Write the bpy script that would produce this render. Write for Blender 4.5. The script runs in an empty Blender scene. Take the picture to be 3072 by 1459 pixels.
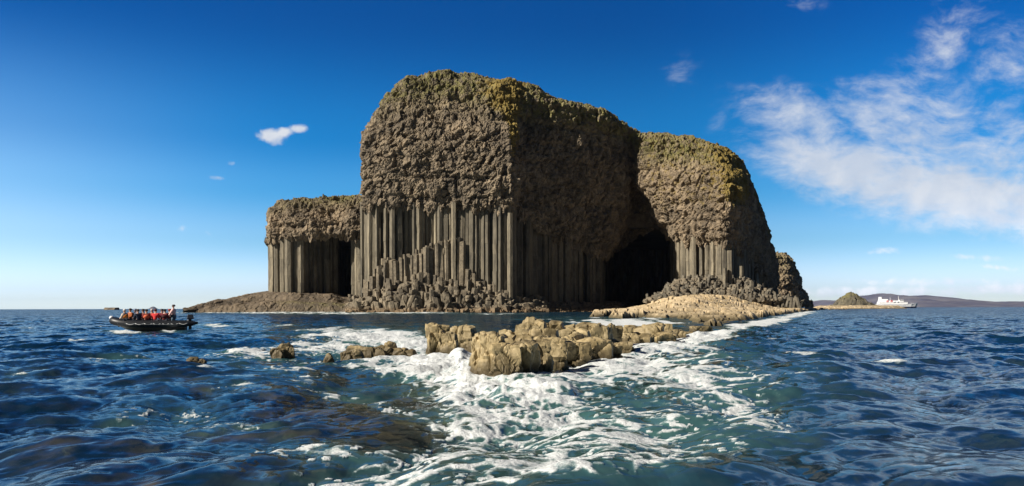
import bpy, math
import numpy as np
from mathutils import Matrix, Vector

# ------------------------------------------------------------------ camera, sky, sun, exposure
SC = bpy.context.scene
COL = SC.collection
F = 900.0            # focal length in pixels of a 1024 wide picture
CX, HY = 512.0, 308.0
H = 1.55             # eye height above the water (sitting in a small boat)
ROLL = 0.0023
CA, SA = math.cos(ROLL), math.sin(ROLL)
IS = 1.4             # distance scale of the island

cam_data = bpy.data.cameras.new('camera')
cam_data.sensor_width = 36.0
cam_data.lens = F / 1024.0 * 36.0
cam_data.shift_y = (HY - 243.0) / 1024.0
cam_data.clip_start = 0.1
cam_data.clip_end = 60000.0
cam = bpy.data.objects.new('camera', cam_data)
COL.objects.link(cam)
cam.matrix_world = Matrix(((CA, SA, 0, 0), (0, 0, -1, 0), (-SA, CA, 0, H), (0, 0, 0, 1)))
SC.camera = cam

SUN_DIR = Vector((-0.89, -0.45, 0.62)).normalized()
SUN_EL = math.asin(SUN_DIR.z)
SUN_AZ = math.atan2(SUN_DIR.x, SUN_DIR.y)        # clockwise from +Y

SC.view_settings.view_transform = 'Standard'
SC.view_settings.look = 'None'
SC.view_settings.exposure = 0.70
SC.view_settings.gamma = 1.0

sun_data = bpy.data.lights.new('sun', 'SUN')
sun_data.energy = 5.0
sun_data.angle = math.radians(0.53)
sun_data.color = (1.0, 0.93, 0.82)
sun = bpy.data.objects.new('sun', sun_data)
COL.objects.link(sun)
sun.rotation_euler = SUN_DIR.to_track_quat('Z', 'Y').to_euler()
sun.location = (-200, -100, 300)


class NT:
    """small helper to write node trees tersely"""
    def __init__(self, tree):
        self.t = tree
        self.t.nodes.clear()

    def n(self, kind, ins=None, **props):
        nd = self.t.nodes.new(kind)
        for k, v in props.items():
            setattr(nd, k, v)
        for k, v in (ins or {}).items():
            s = nd.inputs[k]
            if isinstance(v, bpy.types.NodeSocket):
                self.t.links.new(v, s)
            else:
                s.default_value = v
        return nd

    def math(self, op, a, b=0.0, c=0.0, clamp=False):
        nd = self.n('ShaderNodeMath', {0: a, 1: b, 2: c}, operation=op)
        nd.use_clamp = clamp
        return nd.outputs[0]

    def vmath(self, op, a, b=(0, 0, 0)):
        nd = self.n('ShaderNodeVectorMath', {0: a, 1: b}, operation=op)
        return nd.outputs[0]

    def sstep(self, x, lo, hi, a=0.0, b=1.0):
        nd = self.n('ShaderNodeMapRange', {0: x, 1: lo, 2: hi, 3: a, 4: b}, interpolation_type='SMOOTHSTEP')
        return nd.outputs[0]

    def lin(self, x, lo, hi, a=0.0, b=1.0):
        return self.n('ShaderNodeMapRange', {0: x, 1: lo, 2: hi, 3: a, 4: b}).outputs[0]

    def mix(self, f, a, b, blend='MIX'):
        nd = self.n('ShaderNodeMix', data_type='RGBA', blend_type=blend)
        for i, v in ((0, f), (6, a), (7, b)):
            s = nd.inputs[i]
            if isinstance(v, bpy.types.NodeSocket):
                self.t.links.new(v, s)
            else:
                s.default_value = (v + (1,)) if isinstance(v, tuple) and len(v) == 3 else v
        return nd.outputs[2]

    def noise(self, vec, scale, detail=4.0, rough=0.55, dist=0.0, out=0):
        return self.n('ShaderNodeTexNoise', {'Vector': vec, 'Scale': scale, 'Detail': detail, 'Roughness': rough,
                                             'Distortion': dist}).outputs[out]

    def attr(self, name):
        return self.n('ShaderNodeAttribute', attribute_name=name).outputs['Fac']


world = bpy.data.worlds.new('World')
SC.world = world
world.use_nodes = True
w = NT(world.node_tree)
sky = w.n('ShaderNodeTexSky', sky_type='NISHITA', sun_disc=False, sun_elevation=SUN_EL, sun_rotation=-SUN_AZ,
          altitude=0.0, air_density=1.0, dust_density=0.35, ozone_density=2.2)
gen = w.n('ShaderNodeTexCoord').outputs['Generated']
sep = w.n('ShaderNodeSeparateXYZ', {0: gen})
dx, dy, dz = sep.outputs
fwd = w.math('MAXIMUM', dy, 0.02)
tu = w.math('DIVIDE', dx, fwd)            # tangent of the bearing
tv = w.math('DIVIDE', dz, fwd)            # tangent of the elevation
SKY_S = 0.0606
# deep polarised blue high up, pale near the horizon
el = w.math('MAXIMUM', dz, 0.0)
ramp = w.n('ShaderNodeValToRGB', {0: el})
cr = ramp.color_ramp
cr.interpolation = 'EASE'
while len(cr.elements) > 1:
    cr.elements.remove(cr.elements[-1])
TINT = [(0.0, (1.60, 1.90, 2.5)), (0.022, (1.12, 1.37, 2.05)), (0.078, (.52, .92, 1.38)), (.13, (.20, .74, 1.22)), (0.186, (.05, .57, 1.07)),
        (0.31, (.015, .325, .80)), (.50, (.03, .18, .42)), (1.0, (.035, .13, .26))]
for i, (p_, c_) in enumerate(TINT):
    e = cr.elements[0] if i == 0 else cr.elements.new(p_)
    e.position = p_
    e.color = tuple(v / 2.5 for v in c_) + (1,)
pol = w.n('ShaderNodeVectorMath', {0: ramp.outputs[0], 'Scale': 2.5}, operation='SCALE').outputs[0]   # polarising filter on the lens side of the sky
skyc = w.mix(1.0, sky.outputs[0], pol, 'MULTIPLY')
aure = w.math('MULTIPLY', w.sstep(tu, -.22, -.68, 0.0, 1.0), w.sstep(dz, .30, .02, 0.0, .85))      # glare on the sun's side
skyc = w.mix(w.math('MULTIPLY', aure, .42), skyc, (8.2, 10.4, 12.4))
skyc = w.n('ShaderNodeVectorMath', {0: skyc, 'Scale': w.sstep(tu, .08, .50, 1.0, 1.38)}, operation='SCALE').outputs[0]
front = w.sstep(dy, 0.0, 0.15)


def blob(u0, v0, ru, rv, rot=0.0, soft=1.0):
    """soft elliptical weather region at a compass bearing / elevation"""
    c, s = math.cos(rot), math.sin(rot)
    du = w.math('SUBTRACT', tu, u0)
    dv = w.math('SUBTRACT', tv, v0)
    a = w.math('ADD', w.math('MULTIPLY', du, c / ru), w.math('MULTIPLY', dv, s / ru))
    b = w.math('ADD', w.math('MULTIPLY', du, -s / rv), w.math('MULTIPLY', dv, c / rv))
    r = w.math('SQRT', w.math('ADD', w.math('MULTIPLY', a, a), w.math('MULTIPLY', b, b)))
    return w.sstep(r, 0.05, 1.15, 1.0, 0.0)


def px2t(px, py):
    return (px - 512) / F, (HY - py) / F


def region(items):
    tot = None
    for (px, py, rx, ry, rot, s) in items:
        u, v = px2t(px, py)
        b = w.math('MULTIPLY', blob(u, v, rx / F, ry / F, rot), s)
        tot = b if tot is None else w.math('MAXIMUM', tot, b)
    return tot


uv = w.n('ShaderNodeCombineXYZ', {0: tu, 1: tv, 2: 0.0}).outputs[0]
warp = w.noise(uv, 9.0, 3.0, 0.5, 0.0, 1)
uvw = w.n('ShaderNodeVectorMath', {0: warp, 1: (0.05, 0.05, 0.0), 2: uv}, operation='MULTIPLY_ADD').outputs[0]
# wispy bank on the right
mp = w.n('ShaderNodeMapping', {'Vector': uvw, 'Rotation': (0, 0, math.radians(-62)), 'Scale': (1.0, 2.3, 1.0)}).outputs[0]
n1 = w.noise(mp, 26.0, 8.0, 0.64)
n2 = w.noise(uvw, 14.0, 6.0, 0.6)
wisp = w.math('ADD', w.math('MULTIPLY', n1, 0.6), w.math('MULTIPLY', n2, 0.4))
bank = region([(800, 116, 95, 40, -0.25, .92), (880, 105, 100, 48, 0.1, .86), (850, 168, 150, 52, -0.18, 1.25), (950, 195, 200, 54, -0.16, 1.38), (910, 130, 130, 66, 0, .84), (1000, 165, 110, 50, -.2, .9),
               (935, 130, 80, 70, 0.9, .85), (945, 45, 120, 46, 0.95, .60), (1010, 60, 70, 70, 0.9, .56), (900, 90, 80, 40, .3, .62),
               (995, 125, 60, 40, -0.5, .62), (675, 75, 40, 26, 0.5, .33), (717, 122, 22, 26, 0.5, .33),
               (805, 5, 30, 12, 0, .45), (850, 90, 30, 40, .9, .4)])
dens = w.sstep(w.math('ADD', bank, w.math('MULTIPLY', w.math('SUBTRACT', wisp, 0.5), 2.7)), 0.14, 1.35)
dens = w.math('MULTIPLY', dens, w.sstep(bank, 0.0, 0.45))
# compact cumulus on the left and small scraps
puff = region([(272, 136, 25, 13, -0.2, 1.0), (299, 128, 17, 8, 0.1, .95), (284, 133, 22, 9, 0.2, .9),
               (217, 177, 16, 5, -0.1, .62), (231, 163, 8, 5, 0, .48), (181, 228, 14, 6, 0, .45), (221, 238, 40, 5, -0.45, .42),
               (171, 253, 10, 4, 0, .42), (18, 213, 10, 8, 0, .42), (885, 252, 34, 7, 0, .62), (985, 259, 60, 6, -.05, .55),
               (1000, 269, 40, 5, -.1, .62), (930, 283, 150, 8, 0, .62), (880, 293, 180, 11, 0, .74), (1000, 290, 110, 10, 0, .78)])
n3 = w.noise(uvw, 60.0, 5.0, 0.6)
puffd = w.sstep(w.math('ADD', puff, w.math('MULTIPLY', w.math('SUBTRACT', n3, 0.5), 1.3)), 0.30, 0.95)
puffd = w.math('MULTIPLY', puffd, w.sstep(puff, 0.0, 0.3))
cl = w.math('MULTIPLY', w.math('MAXIMUM', w.math('MULTIPLY', dens, 0.92), puffd), front, clamp=True)
cshade = w.sstep(w.noise(uvw, 30.0, 4.0, 0.5), 0.3, 0.75)
ccol = w.mix(cshade, (6.0, 6.7, 7.9), (7.6, 7.9, 8.5))
skyd = w.sstep(dy, -.10, .80, .18, 1.0)                      # unseen sky behind and beside the view dimmed to deepen shade on the cliffs
ccol = w.n('ShaderNodeVectorMath', {0: ccol, 'Scale': w.sstep(dz, .02, .13, 1.5, 1.0)}, operation='SCALE').outputs[0]     # low cloud seen through bright air
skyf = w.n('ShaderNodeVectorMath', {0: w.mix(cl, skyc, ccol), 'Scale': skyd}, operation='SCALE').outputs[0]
bg = w.n('ShaderNodeBackground', {'Color': skyf, 'Strength': SKY_S})
w.n('ShaderNodeOutputWorld', {'Surface': bg.outputs[0]})


# ------------------------------------------------------------------ geometry helpers
def P(px, py, Y):
    """point at picture position px,py at distance Y"""
    px = np.asarray(px, float); py = np.asarray(py, float); Y = np.asarray(Y, float)
    d = px - CX; u = HY - py
    X = d * CA + u * SA
    Z = -d * SA + u * CA
    return np.stack([X / F * Y, Y + 0 * X, H + Z / F * Y], -1)


def water_point(px, py):
    d = px - CX; u = HY - py
    Z = -d * SA + u * CA
    Y = -H * F / min(Z, -0.05)
    return np.array([(d * CA + u * SA) / F * Y, Y, 0.0])


def to_px(x, y, z=0.0):
    X = x / y * F; Z = (z - H) / y * F
    return CX + X * CA - Z * SA, HY - (X * SA + Z * CA)


def hsh(ix, iy, iz, seed):
    with np.errstate(over='ignore'):
        h = (ix.astype(np.int64) * 374761393 + iy.astype(np.int64) * 668265263 + iz.astype(np.int64) * 2147483647 + seed * 974634777)
        h = h.astype(np.uint64)
        h = (h ^ (h >> np.uint64(13))) * np.uint64(1274126177)
        h = h ^ (h >> np.uint64(16))
        h = (h * np.uint64(2246822519)) ^ (h >> np.uint64(15))
        h = h ^ (h >> np.uint64(17))
    return (h & np.uint64(0xFFFFFF)).astype(np.float64) / float(0xFFFFFF)


def vnoise(p, seed=0):
    i = np.floor(p); f = p - i
    f = f * f * f * (f * (f * 6 - 15) + 10)
    i = i.astype(np.int64)
    r = 0
    for a in (0, 1):
        wa = f[:, 0] if a else 1 - f[:, 0]
        for b in (0, 1):
            wb = f[:, 1] if b else 1 - f[:, 1]
            for c in (0, 1):
                wc = f[:, 2] if c else 1 - f[:, 2]
                r = r + wa * wb * wc * hsh(i[:, 0] + a, i[:, 1] + b, i[:, 2] + c, seed)
    return r


def fbm(p, oct=4, seed=0, gain=0.5, lac=2.03):
    r = 0; a = 1; s = 0
    for o in range(oct):
        r = r + a * vnoise(p + 17.3 * o, seed + o); s += a
        a *= gain; p = p * lac
    return r / s


def worley3(p, seed=0, jit=0.9):
    i = np.floor(p).astype(np.int64)
    n = len(p)
    f1 = np.full(n, 9.0); f2 = np.full(n, 9.0)
    cid = np.zeros((n, 3), np.int64); vec = np.zeros((n, 3))
    for a in (-1, 0, 1):
        for b in (-1, 0, 1):
            for c in (-1, 0, 1):
                j = i + np.array([a, b, c])
                q = np.stack([j[:, k] + 0.5 + jit * (hsh(j[:, 0], j[:, 1], j[:, 2], seed + 11 * k) - 0.5) for k in range(3)], 1)
                dv = p - q
                d = np.sqrt((dv * dv).sum(1))
                closer = d < f1
                f2 = np.where(closer, f1, np.minimum(f2, d))
                f1 = np.where(closer, d, f1)
                cid[closer] = j[closer]; vec[closer] = dv[closer]
    return f1, f2, cid, vec


def worley2(x, y, seed=0, jit=0.9):
    i = np.floor(x).astype(np.int64); k = np.floor(y).astype(np.int64)
    n = len(x); z = np.zeros(n, np.int64)
    f1 = np.full(n, 9.0); f2 = np.full(n, 9.0); ci = np.zeros(n, np.int64); ck = np.zeros(n, np.int64)
    vx = np.zeros(n); vy = np.zeros(n)
    for a in (-1, 0, 1):
        for b in (-1, 0, 1):
            ja = i + a; jb = k + b
            qx = ja + 0.5 + jit * (hsh(ja, jb, z, seed) - 0.5)
            qy = jb + 0.5 + jit * (hsh(ja, jb, z, seed + 7) - 0.5)
            ddx = x - qx; ddy = y - qy
            d = np.hypot(ddx, ddy)
            closer = d < f1
            f2 = np.where(closer, f1, np.minimum(f2, d)); f1 = np.where(closer, d, f1)
            ci = np.where(closer, ja, ci); ck = np.where(closer, jb, ck)
            vx = np.where(closer, ddx, vx); vy = np.where(closer, ddy, vy)
    return f1, f2, ci, ck, vx, vy


def sst(x, a, b):
    t = np.clip((x - a) / (b - a), 0, 1)
    return t * t * (3 - 2 * t)


def mesh_obj(name, verts, faces, mat, parent=None, attrs=None, smooth=False):
    me = bpy.data.meshes.new(name)
    if isinstance(faces, np.ndarray):
        nf, k = faces.shape
        me.vertices.add(len(verts)); me.vertices.foreach_set('co', np.asarray(verts, np.float32).ravel())
        me.loops.add(nf * k); me.loops.foreach_set('vertex_index', faces.astype(np.int32).ravel())
        me.polygons.add(nf); me.polygons.foreach_set('loop_start', np.arange(0, nf * k, k, dtype=np.int32))
        me.update(calc_edges=True)
    else:
        me.from_pydata([tuple(v) for v in verts], [], faces)
    for k, v in (attrs or {}).items():
        a = me.attributes.new(k, 'FLOAT', 'POINT')
        a.data.foreach_set('value', np.asarray(v, np.float32))
    me.validate()
    me.polygons.foreach_set('use_smooth', np.full(len(me.polygons), bool(smooth)))
    me.materials.append(mat)
    o = bpy.data.objects.new(name, me)
    COL.objects.link(o)
    if parent is not None:
        o.parent = parent
    return o


def grid_faces(nu, nv, flip=False):
    a = np.arange(nu - 1)[:, None] * nv + np.arange(nv - 1)[None, :]
    a = a.ravel()
    q = np.stack([a, a + nv, a + nv + 1, a + 1], 1)
    return q[:, ::-1] if flip else q


def empty(name, loc=(0, 0, 0), rz=0.0):
    o = bpy.data.objects.new(name, None)
    COL.objects.link(o)
    o.location = loc; o.rotation_euler = (0, 0, rz)
    o.empty_display_size = 0.5
    return o


def tag(o, label=None, cat=None, group=None, kind=None):
    if label: o['label'] = label
    if cat: o['category'] = cat
    if group: o['group'] = group
    if kind: o['kind'] = kind
    return o


def cr1(C, t):
    """Catmull-Rom along axis 0 of C at parameters t"""
    n = len(C)
    i = np.clip(np.floor(t).astype(int), 0, n - 2)
    f = (t - i).reshape((-1,) + (1,) * (C.ndim - 1))
    Cp = np.concatenate([2 * C[:1] - C[1:2], C, 2 * C[-1:] - C[-2:-1]], 0)
    p0, p1, p2, p3 = Cp[i], Cp[i + 1], Cp[i + 2], Cp[i + 3]
    k = 0.42
    m1 = k * (p2 - p0); m2 = k * (p3 - p1)
    f2 = f * f; f3 = f2 * f
    return (2 * f3 - 3 * f2 + 1) * p1 + (f3 - 2 * f2 + f) * m1 + (-2 * f3 + 3 * f2) * p2 + (f3 - f2) * m2


def params(lens, res):
    out = []
    for i, L in enumerate(lens):
        k = max(2, int(math.ceil(L / res)))
        out.append(i + np.arange(k) / k)
    out.append(np.array([float(len(lens))]))
    return np.concatenate(out)


def eval_net(net, res, u0=None, u1=None):
    """net: stations x rows x (px,py,Y); returns grid of world points, parameters"""
    A = np.array(net, float)
    W = P(A[..., 0], A[..., 1], A[..., 2] * IS)
    lu = np.quantile(np.linalg.norm(W[1:] - W[:-1], axis=2), .7, axis=1)
    lv = np.quantile(np.linalg.norm(W[:, 1:] - W[:, :-1], axis=2), .7, axis=0)
    lv[-1] *= .45                                            # the plateau behind the crest is never seen close
    tu_ = params(lu, res); tv_ = params(lv, res)
    if u0 is not None:
        tu_ = tu_[(tu_ >= u0 - 1e-6) & (tu_ <= u1 + 1e-6)]
    G = cr1(W, tu_)
    G = np.swapaxes(cr1(np.swapaxes(G, 0, 1), tv_), 0, 1)
    return G, tu_, tv_, W


def grid_normals(G):
    du = np.gradient(G, axis=0); dv = np.gradient(G, axis=1)
    n = np.cross(du, dv)
    n /= np.maximum(np.linalg.norm(n, axis=2, keepdims=True), 1e-9)
    return n


def facet(p, size, seed, amp, tilt=0.5):
    """angular rock relief: every cell is a tilted facet with a crease round it"""
    f1, f2, cid, vec = worley3(p / size, seed)
    r = hsh(cid[:, 0], cid[:, 1], cid[:, 2], seed + 101)
    g = np.stack([hsh(cid[:, 0], cid[:, 1], cid[:, 2], seed + 200 + k) - 0.5 for k in range(3)], 1)
    d = (r - 0.5) + tilt * 2 * (g * vec).sum(1) - 0.38 * (1 - sst(f2 - f1, 0.0, 0.12))
    return amp * d, r


# ------------------------------------------------------------------ materials
def new_mat(name):
    m = bpy.data.materials.new(name)
    m.use_nodes = True
    return m, NT(m.node_tree)


def finish(nt, color, rough=0.85, bump=None, dist=0.1, strength=0.6, spec=0.3, normal=None):
    ins = {'Base Color': color, 'Roughness': rough, 'Specular IOR Level': spec}
    if bump is not None:
        b = nt.n('ShaderNodeBump', {'Height': bump, 'Distance': dist, 'Strength': strength})
        ins['Normal'] = b.outputs[0]
    bs = nt.n('ShaderNodeBsdfPrincipled', ins)
    nt.n('ShaderNodeOutputMaterial', {'Surface': bs.outputs[0]})
    return bs


def rock_mat(name, dark, light, scale, lichen=(0.235, 0.170, 0.045), green=(0.155, 0.140, 0.050), bump_d=0.15, vscale=1.0, rough=0.85, wet=None, weed=False):
    m, nt = new_mat(name)
    co = nt.n('ShaderNodeTexCoord').outputs['Object']
    if vscale != 1.0:
        co = nt.n('ShaderNodeMapping', {'Vector': co, 'Scale': (1, 1, vscale)}).outputs[0]
    a = nt.noise(co, scale, 6.0, 0.62)
    b = nt.noise(co, scale * 0.13, 4.0, 0.5)
    c = nt.noise(co, scale * 4.5, 4.0, 0.6)
    f = nt.math('ADD', nt.math('MULTIPLY', a, 0.5), nt.math('ADD', nt.math('MULTIPLY', b, 0.35), nt.math('MULTIPLY', c, 0.25)))
    ex = 1.0                                                # keeps the sunlit faces in range at this exposure
    base = nt.mix(nt.sstep(f, 0.38, 0.72), tuple(v * ex for v in dark), tuple(v * ex for v in light))
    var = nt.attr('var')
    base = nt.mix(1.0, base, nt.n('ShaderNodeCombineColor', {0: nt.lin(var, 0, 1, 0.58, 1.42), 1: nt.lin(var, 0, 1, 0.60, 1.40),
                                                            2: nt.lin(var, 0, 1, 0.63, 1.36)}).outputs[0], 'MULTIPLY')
    g = nt.attr('green')
    base = nt.mix(nt.math('MULTIPLY', g, nt.sstep(a, 0.35, 0.6), clamp=True), base, green)
    li = nt.attr('lichen')
    lm = nt.sstep(nt.math('ADD', nt.math('MULTIPLY', nt.noise(co, scale * 0.9, 5.0, 0.65), 1.0), nt.math('MULTIPLY', li, 0.52)), 0.74, 0.98)
    lc = nt.mix(nt.noise(co, scale * 0.3, 2.0), lichen, tuple(v * 0.62 for v in lichen))
    base = nt.mix(nt.math('MULTIPLY', lm, nt.sstep(li, 0.0, 0.2), clamp=True), base, lc)
    if weed:
        base = nt.mix(nt.math('MULTIPLY', nt.sstep(nt.noise(co, 1.1, 5.0, .62), .50, .62), .8), base, (.075, .056, .026))
    if wet:
        z = nt.n('ShaderNodeSeparateXYZ', {0: nt.n('ShaderNodeNewGeometry').outputs['Position']}).outputs[2]
        wz = nt.math('ADD', z, nt.math('MULTIPLY', nt.math('SUBTRACT', a, 0.5), wet[2]))
        base = nt.mix(nt.sstep(wz, wet[0], wet[1], 1.0, 0.0), base, wet[3])
    finish(nt, base, rough, nt.math('ADD', a, nt.math('MULTIPLY', c, 0.5)), bump_d, 0.9)
    return m


M = {}
M['cap'] = rock_mat('weathered_basalt', (0.066, 0.054, 0.040), (0.250, 0.195, 0.130), 0.55, bump_d=0.5)
M['column'] = rock_mat('column_basalt', (0.062, 0.054, 0.041), (0.215, 0.184, 0.130), 0.5, bump_d=0.22, vscale=0.25)
M['tan_cap'] = rock_mat('tan_basalt', (0.095, 0.075, 0.053), (0.255, 0.195, 0.128), 0.55, bump_d=0.5)
M['rubble'] = rock_mat('basalt_rubble', (0.070, 0.058, 0.042), (0.220, 0.182, 0.128), 0.8, bump_d=0.3, wet=(0.2, 2.6, 2.4, (0.17, 0.115, 0.065, 1)))
M['mound'] = rock_mat('grey_rubble', (0.080, 0.071, 0.056), (0.180, 0.156, 0.116), 0.8, bump_d=0.3)
M['apron'] = rock_mat('apron_rock', (0.070, 0.055, 0.039), (0.165, 0.125, 0.083), 0.35, bump_d=0.3)
M['causeway'] = rock_mat('pale_causeway_rock', (0.26, 0.195, 0.105), (0.50, 0.40, 0.265), 0.5, bump_d=0.25, wet=(0.1, 0.9, 0.8, (0.10, 0.078, 0.04, 1)))
M['shore'] = rock_mat('barnacled_rock', (0.170, 0.128, 0.060), (0.40, 0.315, 0.175), 2.2, bump_d=0.035, wet=(0.05, 0.40, 0.55, (0.085, 0.064, 0.032, 1)), rough=0.6, weed=True)
M['islet'] = rock_mat('islet_rock', (0.070, 0.062, 0.045), (0.160, 0.140, 0.090), 0.08, bump_d=1.0)

# ------------------------------------------------------------------ the island
island = tag(empty('basalt_island', (0, 330, 0)), 'high dark basalt island with columned cliffs and sea caves rising behind the surf', 'island')


def isle_part(name, *a, **k):
    """children of the island keep world coordinates"""
    par = k.pop('par', None)
    o = mesh_obj(name, *a, **k)
    o.parent = par if par is not None else island
    if par is None:
        o.matrix_parent_inverse = Matrix.Translation((0, -330, 0))
    return o


MAIN = [
    # r0 under the roughened cap, r1, r2 bulge, r3 shoulder, r4 crest, r5 plateau
    [(385, 209, 290), (383, 175, 290), (385, 140, 290), (394, 111, 292), (408, 90, 294), (425, 84, 298)],
    [(362, 209, 246), (361, 175, 246), (363, 140, 247), (378, 111, 252), (402, 84, 258), (425, 82, 275)],
    [(385, 209, 240), (383, 172, 239), (384, 135, 240), (395, 103, 245), (414, 75, 252), (435, 82, 275)],
    [(430, 209, 239), (430, 170, 237), (432, 130, 239), (437, 98, 245), (443, 72, 251), (450, 80, 275)],
    [(478, 210, 238), (478, 170, 236.5), (480, 132, 238), (482, 102, 244), (487, 77, 250), (490, 86, 275)],
    [(503, 210, 238), (506, 172, 236.5), (506, 138, 238), (504, 112, 243), (508, 81, 249), (512, 90, 275)],
    [(514, 212, 240), (516, 175, 238), (515, 142, 240), (515, 117, 244), (521, 86, 250), (525, 96, 278)],
    [(522, 219, 246), (526, 180, 245), (527, 145, 246), (530, 120, 249), (537, 91, 253), (545, 102, 283)],
    [(553, 236, 257), (560, 190, 254), (562, 150, 253), (563, 124, 253), (565, 101, 255), (572, 113, 285)],
    [(578, 248, 264), (590, 205, 262), (600, 160, 260), (602, 132, 260), (604, 111, 261), (607, 125, 290)],
    [(603, 257, 270), (618, 218, 268), (624, 165, 266), (624, 140, 265), (622, 122, 266), (628, 132, 295)],
    [(622, 246, 290), (634, 208, 283), (632, 172, 270), (631, 147, 268), (631, 129, 269), (636, 137, 296)],
    [(653, 226, 284), (647, 200, 277), (637, 173, 268), (635, 148, 267), (638, 131, 269), (641, 139, 296)],
    [(675, 241, 264), (657, 214, 265), (642, 185, 264), (638, 152, 265), (645, 134, 268), (648, 141, 295)],
    [(688, 243, 257), (678, 215, 257), (668, 180, 256), (664, 154, 259), (664, 134, 264), (668, 142, 294)],
    [(708, 244, 251), (706, 213, 248), (702, 180, 249), (698, 157, 255), (695, 138, 262), (700, 147, 293)],
    [(726, 244, 247), (729, 212, 243), (728, 182, 245), (724, 161, 252), (720, 147, 260), (722, 155, 292)],
    [(737, 248, 254), (744, 212, 251), (744, 186, 253), (741, 170, 259), (737, 158, 266), (738, 165, 296)],
    [(747, 258, 270), (754, 222, 268), (752, 197, 270), (749, 182, 275), (745, 168, 280), (744, 176, 305)],
    [(757, 270, 290), (763, 238, 290), (761, 217, 290), (757, 201, 292), (752, 188, 296), (748, 192, 320)],
    [(769, 290, 310), (772, 262, 312), (769, 244, 314), (766, 228, 318), (762, 212, 320), (758, 214, 340)],
    [(778, 296, 335), (779, 275, 335), (776, 258, 335), (774, 248, 338), (770, 238, 340), (764, 240, 355)],
]


def cap_mesh(name, net, mat, res, u0, u1, seed, amp, cell, lichen_fn, par=None):
    net = [[(s[0][0], s[0][1] - 2, s[0][2] + 9)] + list(s) for s in net]      # soffit row under the overhang
    G, tu_, tv_, W = eval_net(net, res)
    N = grid_normals(G)
    part = (tu_ >= u0 - 1e-6) & (tu_ <= u1 + 1e-6)
    G = G[part]; N = N[part]; tu_ = tu_[part]
    n0 = N[len(N) // 2, N.shape[1] // 2]
    sh = G.shape
    p = G.reshape(-1, 3); n = N.reshape(-1, 3)
    if n0[1] > 0:
        n = -n; flip = True
    else:
        flip = False
    U = np.repeat(tu_, len(tv_)); V = np.tile(tv_, len(tu_))
    warp_ = np.stack([fbm(p / 3.2, 2, seed + 5), fbm(p / 3.2 + 50, 2, seed + 6), fbm(p / 3.2 + 90, 2, seed + 7)], 1) - 0.5
    q = p + warp_ * .35
    big = (fbm(p / 9.0, 3, seed) - 0.5) * 2
    # every large block has its own direction of small prisms
    S0 = cell * 3.0
    f1, f2, cid, vec = worley3(q / S0, seed + 4)
    hh = lambda k: hsh(cid[:, 0], cid[:, 1], cid[:, 2], seed + 500 + k)
    r0 = hh(0)
    d0 = amp * 1.3 * ((r0 - .5) + 1.0 * ((hh(1) - .5) * vec[:, 0] + (hh(2) - .5) * vec[:, 2] + (hh(3) - .5) * vec[:, 1]) - .30 * (1 - sst(f2 - f1, 0, .08)))
    th = 0.9 + (hh(4) - .5) * 1.3
    th = th + (1.5 - th) * sst(V, 3.0, 3.6)
    c_, s_ = np.cos(th), np.sin(th)
    lv = vec * S0
    q2 = np.stack([(lv[:, 0] * c_ + lv[:, 2] * s_) * 0.45 + hh(5) * 90, lv[:, 1] * 0.8 + hh(6) * 90, (-lv[:, 0] * s_ + lv[:, 2] * c_) * 1.0 + hh(7) * 90], 1)
    d1, r1 = facet(q2, cell, seed + 1, amp, 0.9)
    d2, r2 = facet(q, cell * 0.42, seed + 2, amp * 0.40, 0.9)
    k = sst(V, 0.25, 1.1)
    mod = .45 + 1.1 * fbm(p / 6.5, 3, seed + 41)                      # some stretches are smoother than others
    rib = (fbm(p / np.array([5.0, 5.0, 22.0]), 3, seed + 43) - .5) * 2.6 * k   # gullies and ribs running down the face
    ledge = sst(np.abs(((p[:, 2] + 5 * fbm(p / 11, 2, seed + 44)) / 7.5) % 1 - .5), .30, .5) * -.6 * k
    d1 = d1 * mod; d2 = d2 * mod; d0 = d0 * (.6 + .6 * mod) + rib + ledge
    disp = big * 1.5 * k + d0 * k + d1 + d2 - np.where(r1 < .16, amp * 1.3, 0) - np.where((r2 < .10), amp * .5, 0)
    p2 = p + n * disp[:, None]
    p2[:, 2] += (fbm(p / 1.7, 2, seed + 31) - 0.5) * 6.5 * (1 - sst(V, 0.8, 1.6))
    li, gr = lichen_fn(U, V, p)
    var = np.clip(0.5 + (r1 - 0.5) * 0.55 + (r2 - 0.5) * 0.35 + (fbm(p / 7.0, 3, seed + 77) - 0.5) * 0.9, 0, 1)
    return isle_part(name, p2, grid_faces(sh[0], sh[1], flip), mat, attrs={'var': var, 'lichen': li, 'green': gr}, par=par), G


def gauss(x, m, s):
    return np.exp(-((x - m) / s) ** 2)


def main_lichen(U, V, p):
    li = 1.35 * gauss(U, 5.8, 0.6) * sst(V, 1.8, 3.4) + 0.9 * gauss(U, 4.6, 1.0) * sst(V, 3.4, 4.3) + 0.35 * gauss(U, 8, 1.4) * sst(V, 2.2, 3.6)
    li = li + 0.5 * sst(U, 12.6, 13.5) * (1 - sst(U, 17, 18)) * sst(V, 1.4, 2.6)
    li = li + 0.7 * gauss(U, 16.6, 0.9) * sst(V, 1.5, 3.2)
    gr = 1.0 * sst(V, 3.8, 4.6) + 0.8 * sst(U, 13, 14) * sst(V, 3.2, 4.4) + 0.35 * sst(V, 3.2, 4.2)
    return np.clip(li, 0, 1.3), np.clip(gr, 0, 1)


headland, G1 = cap_mesh('headland', MAIN, M['cap'], 0.30, 0, 12.0, 3, 0.56, 1.5, main_lichen)
headland['label'] = 'tall dark headland with yellow lichen down its right corner'
buttress, G2 = cap_mesh('buttress', MAIN, M['tan_cap'], 0.30, 12.0, 21.0, 3, 0.56, 1.5, main_lichen)
buttress['label'] = 'sunlit tan buttress right of the black cave mouth'

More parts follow.
